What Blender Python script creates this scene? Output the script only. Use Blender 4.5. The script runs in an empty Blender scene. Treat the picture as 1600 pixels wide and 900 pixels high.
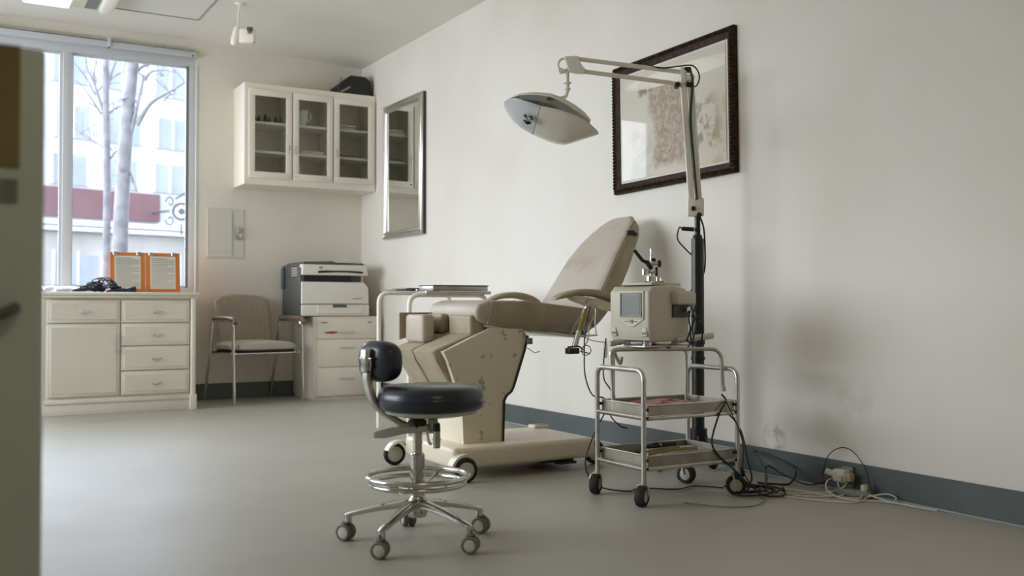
import bpy, bmesh, math, random
from mathutils import Vector, Matrix, noise
random.seed(7)
sc = bpy.context.scene
COL = sc.collection
PI = math.pi

# ------------------------------------------------------------------ camera, sky, exposure
cd = bpy.data.cameras.new('camera'); cam = bpy.data.objects.new('camera', cd); COL.objects.link(cam)
cam.location = (0, 0, 0.80)
cam.rotation_euler = (math.radians(90 + 1.058), 0, math.radians(-30.2))
cd.sensor_width = 36; cd.lens = 34.72; cd.clip_start = 0.05; cd.clip_end = 400
cd.dof.use_dof = True; cd.dof.focus_distance = 4.6; cd.dof.aperture_fstop = 2.8
sc.camera = cam

SKY = 11.4
w = bpy.data.worlds.new('daylight'); sc.world = w; w.use_nodes = True
nt = w.node_tree; bg = nt.nodes['Background']
tc = nt.nodes.new('ShaderNodeTexCoord')
def vdot(v):
    d = nt.nodes.new('ShaderNodeVectorMath'); d.operation = 'DOT_PRODUCT'; d.inputs[1].default_value = Vector(v).normalized()
    nt.links.new(tc.outputs['Generated'], d.inputs[0]); return d.outputs['Value']
def ramp(src, a, b_, lo, hi):
    r = nt.nodes.new('ShaderNodeMapRange'); r.interpolation_type = 'SMOOTHSTEP'
    for k, v in zip((1, 2, 3, 4), (a, b_, lo, hi)): r.inputs[k].default_value = v
    nt.links.new(src, r.inputs[0]); return r.outputs[0]
# hazy sky: bright and warm toward the low sun on the left, bluer straight ahead, dimmer behind the viewer
tint = nt.nodes.new('ShaderNodeMix'); tint.data_type = 'RGBA'
nt.links.new(ramp(vdot((-1, .25, 0)), .1, .9, 0, 1), tint.inputs[0])
tint.inputs[6].default_value = (.80, .92, 1.14, 1); tint.inputs[7].default_value = (.87, .94, 1.04, 1)
nt.links.new(tint.outputs[2], bg.inputs[0])
nt.links.new(ramp(vdot((-.55, .85, .1)), -.55, .35, SKY * .22, SKY), bg.inputs[1])

def area(name, loc, rot, sx_, sy_, portal=False, e=0, col=(1, 1, 1)):
    l = bpy.data.lights.new(name, 'AREA'); l.shape = 'RECTANGLE'; l.size = sx_; l.size_y = sy_; l.energy = e; l.color = col
    if portal: l.cycles.is_portal = True
    o = bpy.data.objects.new(name, l); COL.objects.link(o); o.location = loc; o.rotation_euler = rot
    return o
# sky portals in the window openings (they only guide the sky's light)
area('portal_back', (0.895, 8.92, 1.95), (math.radians(-90), 0, 0), 2.05, 2.1, True)
area('portal_left', (-2.62, 6.0, 1.725), (0, math.radians(-90), 0), 1.95, 4.6, True)

sc.view_settings.view_transform = 'Standard'; sc.view_settings.look = 'None'
sc.view_settings.gamma = 1.0; sc.view_settings.use_curve_mapping = False
sc.view_settings.exposure = 0.0
sc.cycles.max_bounces = 10; sc.cycles.diffuse_bounces = 6; sc.cycles.glossy_bounces = 4
sc.cycles.transparent_max_bounces = 12; sc.cycles.sample_clamp_indirect = 6
sc.cycles.caustics_reflective = False; sc.cycles.caustics_refractive = False
sc.cycles.use_denoising = True

# ------------------------------------------------------------------ materials
def lin(c):
    return tuple(((v / 255) / 12.92 if v / 255 <= .04045 else ((v / 255 + .055) / 1.055) ** 2.4) for v in c) + (1,)

def mat(name, rgb, rough=.5, metal=0, var=0.0, scale=6, bump=0, bscale=60, spec=.5, coat=0, rgb2=None, lo=.4, hi=.6, detail=4):
    m = bpy.data.materials.new(name); m.use_nodes = True
    n = m.node_tree.nodes; L = m.node_tree.links; b = n['Principled BSDF']
    b.inputs['Roughness'].default_value = rough; b.inputs['Metallic'].default_value = metal
    b.inputs['Specular IOR Level'].default_value = spec; b.inputs['Coat Weight'].default_value = coat
    b.inputs['Base Color'].default_value = lin(rgb)
    t = n.new('ShaderNodeTexCoord')
    if var or rgb2:
        nz = n.new('ShaderNodeTexNoise'); nz.inputs['Scale'].default_value = scale; nz.inputs['Detail'].default_value = detail
        L.new(t.outputs['Object'], nz.inputs['Vector'])
        r = n.new('ShaderNodeValToRGB'); L.new(nz.outputs['Fac'], r.inputs[0])
        c1 = lin(rgb); c2 = lin(rgb2) if rgb2 else tuple(v * (1 - var) for v in c1[:3]) + (1,)
        r.color_ramp.elements[0].position = lo; r.color_ramp.elements[1].position = hi
        r.color_ramp.elements[0].color = c1; r.color_ramp.elements[1].color = c2
        L.new(r.outputs[0], b.inputs['Base Color'])
    if bump:
        nb = n.new('ShaderNodeTexNoise'); nb.inputs['Scale'].default_value = bscale; nb.inputs['Detail'].default_value = 6
        L.new(t.outputs['Object'], nb.inputs['Vector'])
        bp = n.new('ShaderNodeBump'); bp.inputs['Strength'].default_value = bump; bp.inputs['Distance'].default_value = .01
        L.new(nb.outputs['Fac'], bp.inputs['Height']); L.new(bp.outputs[0], b.inputs['Normal'])
    return m

def glassy(name, tint=(255, 255, 255), refl=.08, rough=.02, alpha=.0):
    m = bpy.data.materials.new(name); m.use_nodes = True
    n = m.node_tree.nodes; L = m.node_tree.links; n.remove(n['Principled BSDF'])
    tr = n.new('ShaderNodeBsdfTransparent'); tr.inputs[0].default_value = lin(tint)
    gl = n.new('ShaderNodeBsdfGlossy'); gl.inputs['Roughness'].default_value = rough
    lw = n.new('ShaderNodeLayerWeight'); lw.inputs[0].default_value = .35
    mu = n.new('ShaderNodeMath'); mu.operation = 'MULTIPLY_ADD'; mu.inputs[1].default_value = .5; mu.inputs[2].default_value = refl
    L.new(lw.outputs['Fresnel'], mu.inputs[0])
    mx = n.new('ShaderNodeMixShader'); L.new(mu.outputs[0], mx.inputs[0]); L.new(tr.outputs[0], mx.inputs[1]); L.new(gl.outputs[0], mx.inputs[2])
    last = mx
    if alpha:
        df = n.new('ShaderNodeBsdfDiffuse'); df.inputs[0].default_value = lin((225, 228, 226))
        m2 = n.new('ShaderNodeMixShader'); m2.inputs[0].default_value = alpha
        L.new(mx.outputs[0], m2.inputs[1]); L.new(df.outputs[0], m2.inputs[2]); last = m2
    L.new(last.outputs[0], n['Material Output'].inputs[0])
    return m

def emis(name, rgb, s):
    m = mat(name, rgb, .4); b = m.node_tree.nodes['Principled BSDF']
    b.inputs['Emission Color'].default_value = lin(rgb); b.inputs['Emission Strength'].default_value = s
    return m

M = {}
M['wall'] = mat('wall_paint', (228, 221, 206), .75, var=.06, scale=1.3, bump=.04, bscale=25)
M['ceiling'] = mat('ceiling_paint', (232, 228, 218), .8, var=.04, scale=1.5)
M['base'] = mat('baseboard_vinyl', (86, 93, 92), .5, var=.15, scale=4)
M['caulk'] = mat('floor_edge_trim', (150, 160, 163), .3)
M['white_frame'] = mat('window_frame_white', (205, 207, 210), .4)
M['cream'] = mat('cream_cabinet_paint', (220, 214, 196), .45, var=.03, scale=3)
M['white_cab'] = mat('white_cabinet_paint', (238, 231, 214), .4)
M['shelf'] = mat('white_shelf', (235, 234, 228), .5)
M['chrome'] = mat('chrome', (205, 205, 200), .16, 1)
M['steel'] = mat('brushed_steel', (205, 204, 196), .3, .9, var=.15, scale=18)
M['steel_tray'] = mat('tray_steel', (178, 172, 158), .38, .75, var=.25, scale=8)
M['dull_metal'] = mat('satin_cast_metal', (190, 188, 178), .38, .8)
M['silver'] = mat('silver_moulding', (200, 196, 188), .3, .85)
M['silver_side'] = mat('dark_moulding_side', (60, 52, 48), .6)
M['mirror'] = mat('mirror_glass', (235, 238, 236), .01, 1)
M['black_metal'] = mat('black_painted_metal', (18, 18, 19), .35)
M['black_plastic'] = mat('black_plastic', (22, 22, 23), .45)
M['black_rubber'] = mat('black_rubber', (28, 27, 25), .7)
M['grey_rubber'] = mat('grey_rubber', (112, 110, 98), .6)
M['grey_hub'] = mat('grey_hub_plastic', (170, 168, 155), .5)
M['pale_hub'] = mat('pale_hub_plastic', (196, 194, 182), .5)
M['navy'] = mat('navy_vinyl', (33, 37, 52), .33, bump=.03, bscale=120, coat=.15)
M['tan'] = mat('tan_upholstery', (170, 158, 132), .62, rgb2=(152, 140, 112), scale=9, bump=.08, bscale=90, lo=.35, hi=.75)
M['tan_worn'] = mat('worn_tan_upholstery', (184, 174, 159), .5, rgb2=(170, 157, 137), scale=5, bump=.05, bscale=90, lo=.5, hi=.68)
M['cream_metal'] = mat('cream_enamel', (226, 217, 192), .4, var=.04, scale=4)
M['chipped'] = mat('chipped_cream_enamel', (224, 216, 190), .42, rgb2=(170, 165, 140), scale=17, lo=.615, hi=.65, detail=8)
M['seam'] = mat('dark_seam', (50, 44, 40), .6)
M['lamp_cream'] = mat('lamp_cream_enamel', (226, 222, 206), .35)
M['printer_white'] = mat('printer_white', (222, 218, 204), .5)
M['printer_dark'] = mat('printer_dark_grey', (78, 80, 76), .5)
M['black'] = mat('matt_black', (12, 12, 12), .6)
M['grey_mark'] = mat('grey_marking', (140, 138, 130), .6)
M['red_mark'] = mat('red_marking', (176, 60, 62), .6)
M['blue_side'] = mat('blue_tape', (74, 86, 92), .5)
M['wood_arm'] = mat('brown_wood_arm', (120, 98, 84), .45, var=.25, scale=15)
M['orange'] = mat('orange_card', (206, 122, 52), .6)
M['paper'] = mat('white_paper', (214, 210, 198), .7)
M['ink'] = mat('pale_ink', (176, 172, 160), .8)
M['plastic_bag'] = mat('white_plastic_bag', (235, 238, 242), .35)
M['dark_blue'] = mat('dark_strap', (34, 42, 52), .4)
M['gasket'] = mat('grey_gasket', (118, 118, 110), .5)
M['machine'] = mat('machine_beige', (200, 194, 172), .45)
M['screen'] = mat('smoky_window', (96, 97, 86), .38)
M['brass'] = mat('tarnished_brass', (150, 128, 70), .35, .8)
M['frame_wood'] = mat('dark_carved_wood', (64, 42, 28), .6, rgb2=(32, 20, 14), scale=40, spec=.2)
M['red_cloth'] = mat('red_cloth', (150, 44, 46), .7, rgb2=(200, 158, 148), scale=18, lo=.42, hi=.54)
M['wood_stick'] = mat('pale_wood', (176, 158, 118), .6)
M['white_cord'] = mat('white_cord', (200, 196, 180), .5)
M['wirepaint'] = mat('panel_grey', (212, 208, 196), .5)
M['green_grey'] = mat('grey_green_enamel', (176, 188, 180), .5, var=.06, scale=4)
M['brown_card'] = mat('brown_card', (124, 114, 80), .8, var=.2, scale=7)
M['label_grey'] = mat('grey_label', (128, 132, 126), .6, var=.3, scale=30)
M['glass'] = glassy('window_glass', refl=.03, alpha=.0)
M['cab_glass'] = glassy('cabinet_glass', (252, 253, 250), refl=.0)
M['clear'] = glassy('clear_plastic', (232, 234, 230), refl=.08, alpha=.12)
M['milk'] = glassy('milky_shade', (240, 244, 246), refl=.10, rough=.15, alpha=.72)
M['frost'] = glassy('milky_plastic', (230, 234, 232), refl=.12, alpha=.4)
M['tube_on'] = emis('fluorescent_diffuser', (255, 252, 240), 1.2)
M['fill_on'] = emis('warm_fill_panel', (255, 236, 206), 8)  # glow of the added fill panel behind the viewer
M['terracotta'] = mat('maroon_fascia', (140, 106, 106), .8, var=.1, scale=1)
M['facade'] = mat('pale_render', (222, 222, 223), .9, var=.05, scale=.4)
M['facade_low'] = mat('cream_render', (190, 183, 174), .9, rgb2=(204, 198, 188), scale=.5)
M['ext_glass'] = mat('pale_shop_glass', (172, 180, 186), .5, rgb2=(184, 190, 196), scale=.7)
M['ext_white'] = mat('white_moulding', (228, 228, 228), .8)
M['bark'] = mat('pale_bark', (110, 108, 111), .9, rgb2=(128, 126, 128), scale=6)
M['street'] = mat('street_concrete', (92, 92, 92), .9, var=.1, scale=.5)
M['iron'] = mat('wrought_iron', (90, 90, 96), .6)

# floor
m = mat('floor_vinyl', (174, 169, 156), .33, rgb2=(163, 159, 148), scale=1.1, lo=.3, hi=.75, bump=.02, bscale=8)
b = m.node_tree.nodes['Principled BSDF']; nn = m.node_tree.nodes; LL = m.node_tree.links
rn = nn.new('ShaderNodeTexNoise'); rn.inputs['Scale'].default_value = 3; rn.inputs['Detail'].default_value = 6
mr = nn.new('ShaderNodeMapRange'); mr.inputs[3].default_value = .38; mr.inputs[4].default_value = .56; b.inputs['Specular IOR Level'].default_value = .28
tcf = nn.new('ShaderNodeTexCoord'); LL.new(tcf.outputs['Object'], rn.inputs['Vector'])
LL.new(rn.outputs['Fac'], mr.inputs[0]); LL.new(mr.outputs[0], b.inputs['Roughness'])
M['floor'] = m

def striped(name, c1, c2, scale, axis):
    m = mat(name, c1, .8); n = m.node_tree.nodes; L = m.node_tree.links
    t = n.new('ShaderNodeTexCoord'); wv = n.new('ShaderNodeTexWave'); wv.bands_direction = axis
    wv.inputs['Scale'].default_value = scale; wv.inputs['Distortion'].default_value = 1.2; wv.inputs['Detail'].default_value = 2; wv.inputs['Detail Scale'].default_value = 6
    L.new(t.outputs['Object'], wv.inputs['Vector'])
    r = n.new('ShaderNodeValToRGB'); r.color_ramp.elements[0].color = lin(c1); r.color_ramp.elements[1].color = lin(c2)
    L.new(wv.outputs['Fac'], r.inputs[0]); L.new(r.outputs[0], n['Principled BSDF'].inputs['Base Color'])
    return m
M['chair_fabric'] = striped('striped_chair_fabric', (176, 164, 142), (148, 136, 114), 16, 'X')
M['seat_fabric'] = mat('seat_fabric', (178, 170, 156), .8, var=.1, scale=60)

def art_material():
    m = mat('botanical_wash', (200, 192, 172), .6); n = m.node_tree.nodes; L = m.node_tree.links
    t = n.new('ShaderNodeTexCoord'); s = n.new('ShaderNodeSeparateXYZ'); L.new(t.outputs['Generated'], s.inputs[0])
    def nz(sc_, d=8, dist=0):
        a = n.new('ShaderNodeTexNoise'); a.inputs['Scale'].default_value = sc_; a.inputs['Detail'].default_value = d; a.inputs['Distortion'].default_value = dist
        L.new(t.outputs['Object'], a.inputs['Vector']); return a.outputs['Fac']
    def rng(src, a, b_, lo=0, hi=1):
        r = n.new('ShaderNodeMapRange'); r.inputs[1].default_value = a; r.inputs[2].default_value = b_; r.inputs[3].default_value = lo; r.inputs[4].default_value = hi
        r.interpolation_type = 'SMOOTHSTEP'; L.new(src, r.inputs[0]); return r.outputs[0]
    def mul(a, b_):
        q = n.new('ShaderNodeMath'); q.operation = 'MULTIPLY'; L.new(a, q.inputs[0])
        if isinstance(b_, float): q.inputs[1].default_value = b_
        else: L.new(b_, q.inputs[1])
        return q.outputs[0]
    def add(a, b_):
        q = n.new('ShaderNodeMath'); q.operation = 'ADD'; L.new(a, q.inputs[0])
        if isinstance(b_, float): q.inputs[1].default_value = b_
        else: L.new(b_, q.inputs[1])
        return q.outputs[0]
    def mix(f, a, rgb):
        q = n.new('ShaderNodeMix'); q.data_type = 'RGBA'; L.new(f, q.inputs[0]); L.new(a, q.inputs[6]); q.inputs[7].default_value = lin(rgb); return q.outputs[2]
    y = s.outputs['Y']; z = s.outputs['Z']       # y: 1 = left of the picture, 0 = right
    base = n.new('ShaderNodeRGB'); base.outputs[0].default_value = lin((204, 196, 178)); c = base.outputs[0]
    wob = mul(add(nz(3.0), -.5), .35)
    yy = add(y, wob); zz = add(z, wob)
    # brown foliage column
    col = mul(mul(rng(yy, .24, .32), rng(yy, .70, .62)), mul(rng(zz, .02, .12), rng(z, .88, .80)))
    c = mix(mul(col, rng(nz(38, 10, .6), .36, .60, .55, 1)), c, (156, 138, 112))
    c = mix(mul(col, rng(nz(60, 6), .54, .66, 0, .6)), c, (112, 98, 84))
    # right foliage
    c2 = mul(mul(rng(yy, .46, .34), rng(yy, .02, .12)), mul(rng(zz, .12, .2), rng(zz, .66, .45)))
    c = mix(mul(c2, rng(nz(17), .46, .58, 0, .85)), c, (136, 128, 112))
    c = mix(mul(mul(rng(y, .2, .1), rng(zz, .62, .5)), rng(nz(9), .5, .62, 0, .6)), c, (176, 158, 104))
    # top left sprig and stems
    c3 = mul(mul(rng(yy, .60, .68), rng(yy, .84, .76)), mul(rng(zz, .70, .76), rng(zz, .90, .84)))
    c = mix(mul(c3, rng(nz(30), .42, .55)), c, (130, 112, 94))
    # soft greys low on the left
    c4 = mul(mul(rng(yy, .66, .72), rng(yy, .96, .88)), rng(zz, .55, .35))
    c = mix(mul(c4, rng(nz(6, 8, 1.5), .4, .65, 0, .5)), c, (160, 160, 160))
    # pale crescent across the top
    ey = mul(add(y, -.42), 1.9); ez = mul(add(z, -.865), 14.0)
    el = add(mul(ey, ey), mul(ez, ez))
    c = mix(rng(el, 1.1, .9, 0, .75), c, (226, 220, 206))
    L.new(c, n['Principled BSDF'].inputs['Base Color'])
    n['Principled BSDF'].inputs['Coat Weight'].default_value = .45; n['Principled BSDF'].inputs['Coat Roughness'].default_value = .02
    n['Principled BSDF'].inputs['Coat IOR'].default_value = 1.6
    return m
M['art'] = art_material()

# ------------------------------------------------------------------ mesh helpers (all coordinates are world coordinates)
def basis(z):
    z = Vector(z).normalized(); x = z.orthogonal().normalized(); y = z.cross(x)
    return Matrix((x, y, z)).transposed().to_4x4()

class MB:
    def __init__(s, T=None): s.bm = bmesh.new(); s.T = T or Matrix(); s.k = 0
    def _mark(s): return set(s.bm.verts)
    def _new(s, old): return [v for v in s.bm.verts if v not in old]
    def _fin(s, old):
        for v in s._new(old): v.co = s.T @ v.co
    def box(s, x0, x1, y0, y1, z0, z1, bev=0, seg=2, R=None):
        old = s._mark(); e = .00016 * s.k; s.k = (s.k + 1) % 20
        x0 -= e; x1 += e; y0 -= e; y1 += e; z0 -= e; z1 += e       # keeps joined pieces from sharing a plane
        r = bmesh.ops.create_cube(s.bm, size=1.0)
        for v in r['verts']: v.co = Vector(((x0 + x1) / 2 + v.co.x * (x1 - x0), (y0 + y1) / 2 + v.co.y * (y1 - y0), (z0 + z1) / 2 + v.co.z * (z1 - z0)))
        if bev:
            es = list({e for v in r['verts'] for e in v.link_edges})
            bmesh.ops.bevel(s.bm, geom=es, offset=bev, segments=seg, profile=.5, affect='EDGES')
        if R is not None:
            for v in s._new(old): v.co = R @ v.co
        s._fin(old); return s
    def cyl(s, a, b, r, r2=None, n=20, cap=True):
        old = s._mark(); a = Vector(a); b = Vector(b); r2 = r if r2 is None else r2
        B = basis(b - a)
        def ring(c, rr): return [s.bm.verts.new(c + (B @ Vector((math.cos(2 * PI * i / n) * rr, math.sin(2 * PI * i / n) * rr, 0)))) for i in range(n)]
        A = ring(a, r); C = ring(b, r2)
        for i in range(n): s.bm.faces.new((A[i], A[(i + 1) % n], C[(i + 1) % n], C[i]))
        if cap: s.bm.faces.new(A[::-1]); s.bm.faces.new(C)
        s._fin(old); return s
    def tube(s, pts, r, n=10, round_=0, closed=False, rs=None):
        pts = [Vector(p) for p in pts]
        if round_:
            out = [pts[0]]
            for i in range(1, len(pts) - 1):
                p0, p1, p2 = pts[i - 1], pts[i], pts[i + 1]
                d = min(round_, (p1 - p0).length * .49, (p2 - p1).length * .49)
                a = p1 + (p0 - p1).normalized() * d; c = p1 + (p2 - p1).normalized() * d
                for k in range(7):
                    t = k / 6; out.append(a * (1 - t) ** 2 + p1 * 2 * t * (1 - t) + c * t * t)
            out.append(pts[-1]); pts = out
        old = s._mark(); N = len(pts); rings = []; up = None
        for i, p in enumerate(pts):
            if closed: d = pts[(i + 1) % N] - pts[i - 1]
            else: d = pts[min(i + 1, N - 1)] - pts[max(i - 1, 0)]
            d.normalize()
            if up is None: up = d.orthogonal().normalized()
            up = (up - d * up.dot(d))
            up = up.normalized() if up.length > 1e-6 else d.orthogonal().normalized()
            sd = d.cross(up); rr = rs[i] if rs else r
            rings.append([s.bm.verts.new(p + up * math.cos(2 * PI * k / n) * rr + sd * math.sin(2 * PI * k / n) * rr) for k in range(n)])
        for i in range(N if closed else N - 1):
            A = rings[i]; C = rings[(i + 1) % N]
            for k in range(n): s.bm.faces.new((A[k], A[(k + 1) % n], C[(k + 1) % n], C[k]))
        if not closed: s.bm.faces.new(rings[0][::-1]); s.bm.faces.new(rings[-1])
        s._fin(old); return s
    def spline(s, pts, r, n=8, sub=8, rs=None):
        P = [Vector(p) for p in pts]; out = []
        for i in range(len(P) - 1):
            p0 = P[max(i - 1, 0)]; p1 = P[i]; p2 = P[i + 1]; p3 = P[min(i + 2, len(P) - 1)]
            for k in range(sub):
                t = k / sub
                out.append(.5 * ((2 * p1) + (p2 - p0) * t + (2 * p0 - 5 * p1 + 4 * p2 - p3) * t * t + (-p0 + 3 * p1 - 3 * p2 + p3) * t ** 3))
        out.append(P[-1]); return s.tube(out, r, n)
    def lathe(s, prof, c=(0, 0, 0), axis=(0, 0, 1), n=32):
        old = s._mark(); B = basis(axis) if tuple(axis) != (0, 0, 1) else Matrix(); c = Vector(c); rings = []
        for r, z in prof:
            if r < 1e-6: rings.append([s.bm.verts.new(c + B @ Vector((0, 0, z)))])
            else: rings.append([s.bm.verts.new(c + B @ Vector((r * math.cos(2 * PI * i / n), r * math.sin(2 * PI * i / n), z))) for i in range(n)])
        for A, C in zip(rings, rings[1:]):
            for i in range(n):
                if len(A) == 1 and len(C) == 1: continue
                if len(A) == 1: s.bm.faces.new((A[0], C[(i + 1) % n], C[i]))
                elif len(C) == 1: s.bm.faces.new((A[i], A[(i + 1) % n], C[0]))
                else: s.bm.faces.new((A[i], A[(i + 1) % n], C[(i + 1) % n], C[i]))
        s._fin(old); return s
    def prism(s, poly, a, b, plane='xz', bev=0, seg=3):
        """poly: outline; extruded between a and b along the remaining axis"""
        old = s._mark()
        def P(u, v, t): return {'xz': (u, t, v), 'xy': (u, v, t), 'yz': (t, u, v)}[plane]
        A = [s.bm.verts.new(P(u, v, a)) for u, v in poly]; C = [s.bm.verts.new(P(u, v, b)) for u, v in poly]
        n = len(poly); fs = [s.bm.faces.new(A[::-1]), s.bm.faces.new(C)]
        for i in range(n): s.bm.faces.new((A[i], A[(i + 1) % n], C[(i + 1) % n], C[i]))
        if bev:
            es = [e for f in fs for e in f.edges]
            bmesh.ops.bevel(s.bm, geom=es, offset=bev, segments=seg, profile=.5, affect='EDGES')
        s._fin(old); return s
    def grid(s, f, nu, nv):
        old = s._mark(); G = [[s.bm.verts.new(f(i / nu, j / nv)) for j in range(nv + 1)] for i in range(nu + 1)]
        for i in range(nu):
            for j in range(nv): s.bm.faces.new((G[i][j], G[i + 1][j], G[i + 1][j + 1], G[i][j + 1]))
        s._fin(old); return s
    def sell(s, c, a, b, h, e1=.5, e2=.5, nu=32, nv=20, f=None):
        """superellipsoid (rounded cushion)"""
        old = s._mark(); sg = lambda v, e: math.copysign(abs(v) ** e, v); c = Vector(c); rings = []
        for j in range(nv + 1):
            ph = -PI / 2 + PI * j / nv; row = []
            for i in range(nu):
                th = 2 * PI * i / nu
                p = Vector((a * sg(math.cos(ph), e1) * sg(math.cos(th), e2), b * sg(math.cos(ph), e1) * sg(math.sin(th), e2), h * sg(math.sin(ph), e1)))
                if f: p = f(p)
                row.append(s.bm.verts.new(c + p))
            rings.append(row)
        for A, C in zip(rings, rings[1:]):
            for i in range(nu): s.bm.faces.new((A[i], A[(i + 1) % nu], C[(i + 1) % nu], C[i]))
        bmesh.ops.remove_doubles(s.bm, verts=rings[0] + rings[-1], dist=1e-5)
        s._fin(old); return s
    def build(s, name, m, parent=None, angle=35, solid=0, sub=0):
        me = bpy.data.meshes.new(name)
        bmesh.ops.recalc_face_normals(s.bm, faces=s.bm.faces)
        s.bm.to_mesh(me); s.bm.free()
        o = bpy.data.objects.new(name, me); COL.objects.link(o)
        if parent is not None:
            W_ = Matrix(); p = parent; ch = []
            while p: ch.append(p); p = p.parent
            for q in reversed(ch): W_ = W_ @ q.matrix_basis
            me.transform(W_.inverted()); o.parent = parent
        me.materials.append(M[m] if isinstance(m, str) else m)
        me.shade_smooth(); me.set_sharp_from_angle(angle=math.radians(angle))
        if solid: md = o.modifiers.new('thickness', 'SOLIDIFY'); md.thickness = solid; md.offset = 0
        if sub: md = o.modifiers.new('smooth', 'SUBSURF'); md.levels = sub; md.render_levels = sub
        return o

def tag(o, label, cat, group=None, kind=None):
    o['label'] = label; o['category'] = cat
    if group: o['group'] = group
    if kind: o['kind'] = kind
    return o
def thing(name, loc, label, cat, group=None):
    o = bpy.data.objects.new(name, None); COL.objects.link(o); o.location = loc; o.empty_display_size = .1
    return tag(o, label, cat, group)
def struct(name, mb, m, parent=None, **k):
    o = mb.build(name, m, parent, **k)
    if parent is None: o['kind'] = 'structure'
    return o
def Rz(a, c=(0, 0, 0)):
    c = Vector(c); return Matrix.Translation(c) @ Matrix.Rotation(a, 4, 'Z')
W, D = 3.416, 8.66
def ceil_z(x): return 3.085 if x < 1.9 else 3.085 - .07 * min(1, (x - 1.9) / 1.516)

# ------------------------------------------------------------------ room
XL, YF = -2.6, -2.2
struct('floor', MB().box(XL - .1, W + .1, YF - .1, D + .22, -.06, 0), 'floor')
ce = MB()
def cpt(u, v):
    x = XL + (W + .02 - XL) * u; return Vector((x, YF + (D + .02 - YF) * v, ceil_z(x)))
ce.grid(cpt, 40, 4); struct('ceiling', ce, 'ceiling')
# slab above the ceiling closes the room
struct('ceiling_slab', MB().box(XL - .1, W + .12, YF - .1, D + .25, 3.10, 3.2), 'ceiling')

wm = mat('right_wall_paint', (228, 223, 214), .7, bump=.05, bscale=14)
n_ = wm.node_tree.nodes; L_ = wm.node_tree.links; b_ = n_['Principled BSDF']
g = n_.new('ShaderNodeTexCoord')
def blotch(scale, lo, hi, c_in, col_, amt, mask=None):
    a = n_.new('ShaderNodeTexNoise'); a.inputs['Scale'].default_value = scale; a.inputs['Detail'].default_value = 5; L_.new(g.outputs['Object'], a.inputs['Vector'])
    r = n_.new('ShaderNodeMapRange'); r.inputs[1].default_value = lo; r.inputs[2].default_value = hi; r.inputs[4].default_value = amt; L_.new(a.outputs['Fac'], r.inputs[0]); f = r.outputs[0]
    if mask:
        d = n_.new('ShaderNodeVectorMath'); d.operation = 'DISTANCE'; d.inputs[1].default_value = mask[:3]; L_.new(g.outputs['Object'], d.inputs[0])
        q = n_.new('ShaderNodeMapRange'); q.inputs[1].default_value = mask[3]; q.inputs[2].default_value = mask[3] * .5; L_.new(d.outputs['Value'], q.inputs[0])
        u = n_.new('ShaderNodeMath'); u.operation = 'MULTIPLY'; L_.new(f, u.inputs[0]); L_.new(q.outputs[0], u.inputs[1]); f = u.outputs[0]
    x = n_.new('ShaderNodeMix'); x.data_type = 'RGBA'; L_.new(f, x.inputs[0])
    if c_in is None: x.inputs[6].default_value = lin((228, 223, 214))
    else: L_.new(c_in, x.inputs[6])
    x.inputs[7].default_value = lin(col_); return x.outputs[2]
c = blotch(1.2, .4, .7, None, (220, 212, 200), .8)
c = blotch(22, .42, .58, c, (176, 164, 140), .75, (3.416, 3.41, .175, .09))      # damp patch above the baseboard
c = blotch(9, .4, .6, c, (196, 186, 172), .5, (3.416, 2.95, .40, .12))
L_.new(c, b_.inputs['Base Color'])
struct('wall_right', MB().box(W, W + .1, YF, D + .2, 0, 3.1), wm)
wx0, wx1, wz0, wz1 = -.11, 1.905, .905, 2.985
wb = MB()
wb.box(XL, wx0, D, D + .2, 0, 3.1); wb.box(wx1, W, D, D + .2, 0, 3.1)
wb.box(wx0, wx1, D, D + .2, 0, wz0); wb.box(wx0, wx1, D, D + .2, wz1, 3.1)
struct('wall_back', wb, 'wall')
lw = MB(); ly0, ly1, lz0, lz1 = 3.7, 8.3, .75, 2.7
lw.box(XL - .1, XL, YF, ly0, 0, 3.1); lw.box(XL - .1, XL, ly1, D + .2, 0, 3.1); lw.box(XL - .1, XL, ly0, ly1, 0, lz0); lw.box(XL - .1, XL, ly0, ly1, lz1, 3.1)
struct('wall_left', lw, 'wall')
struct('wall_front', MB().box(XL, W, YF - .1, YF, 0, 3.1), 'wall')
bb = MB().box(W - .012, W, YF, D, 0, .127, bev=.003, seg=1); struct('baseboard_right', bb, 'base')
bb = MB().box(1.75, W - .012, D - .012, D, 0, .135, bev=.003, seg=1); bb.box(XL, .65, D - .012, D, 0, .135); struct('baseboard_back', bb, 'base')
struct('trim_1', MB().box(W - .026, W - .012, YF, 8.0, 0, .008, bev=.002, seg=1), 'caulk')
# fine seams in the ceiling
struct('trim_2', MB().box(.95, 1.78, 8.03, 8.037, 3.079, 3.086), 'grey_mark')
struct('trim_3', MB().box(1.775, 1.781, 4.5, 8.037, 3.079, 3.086), 'grey_mark')

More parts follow.
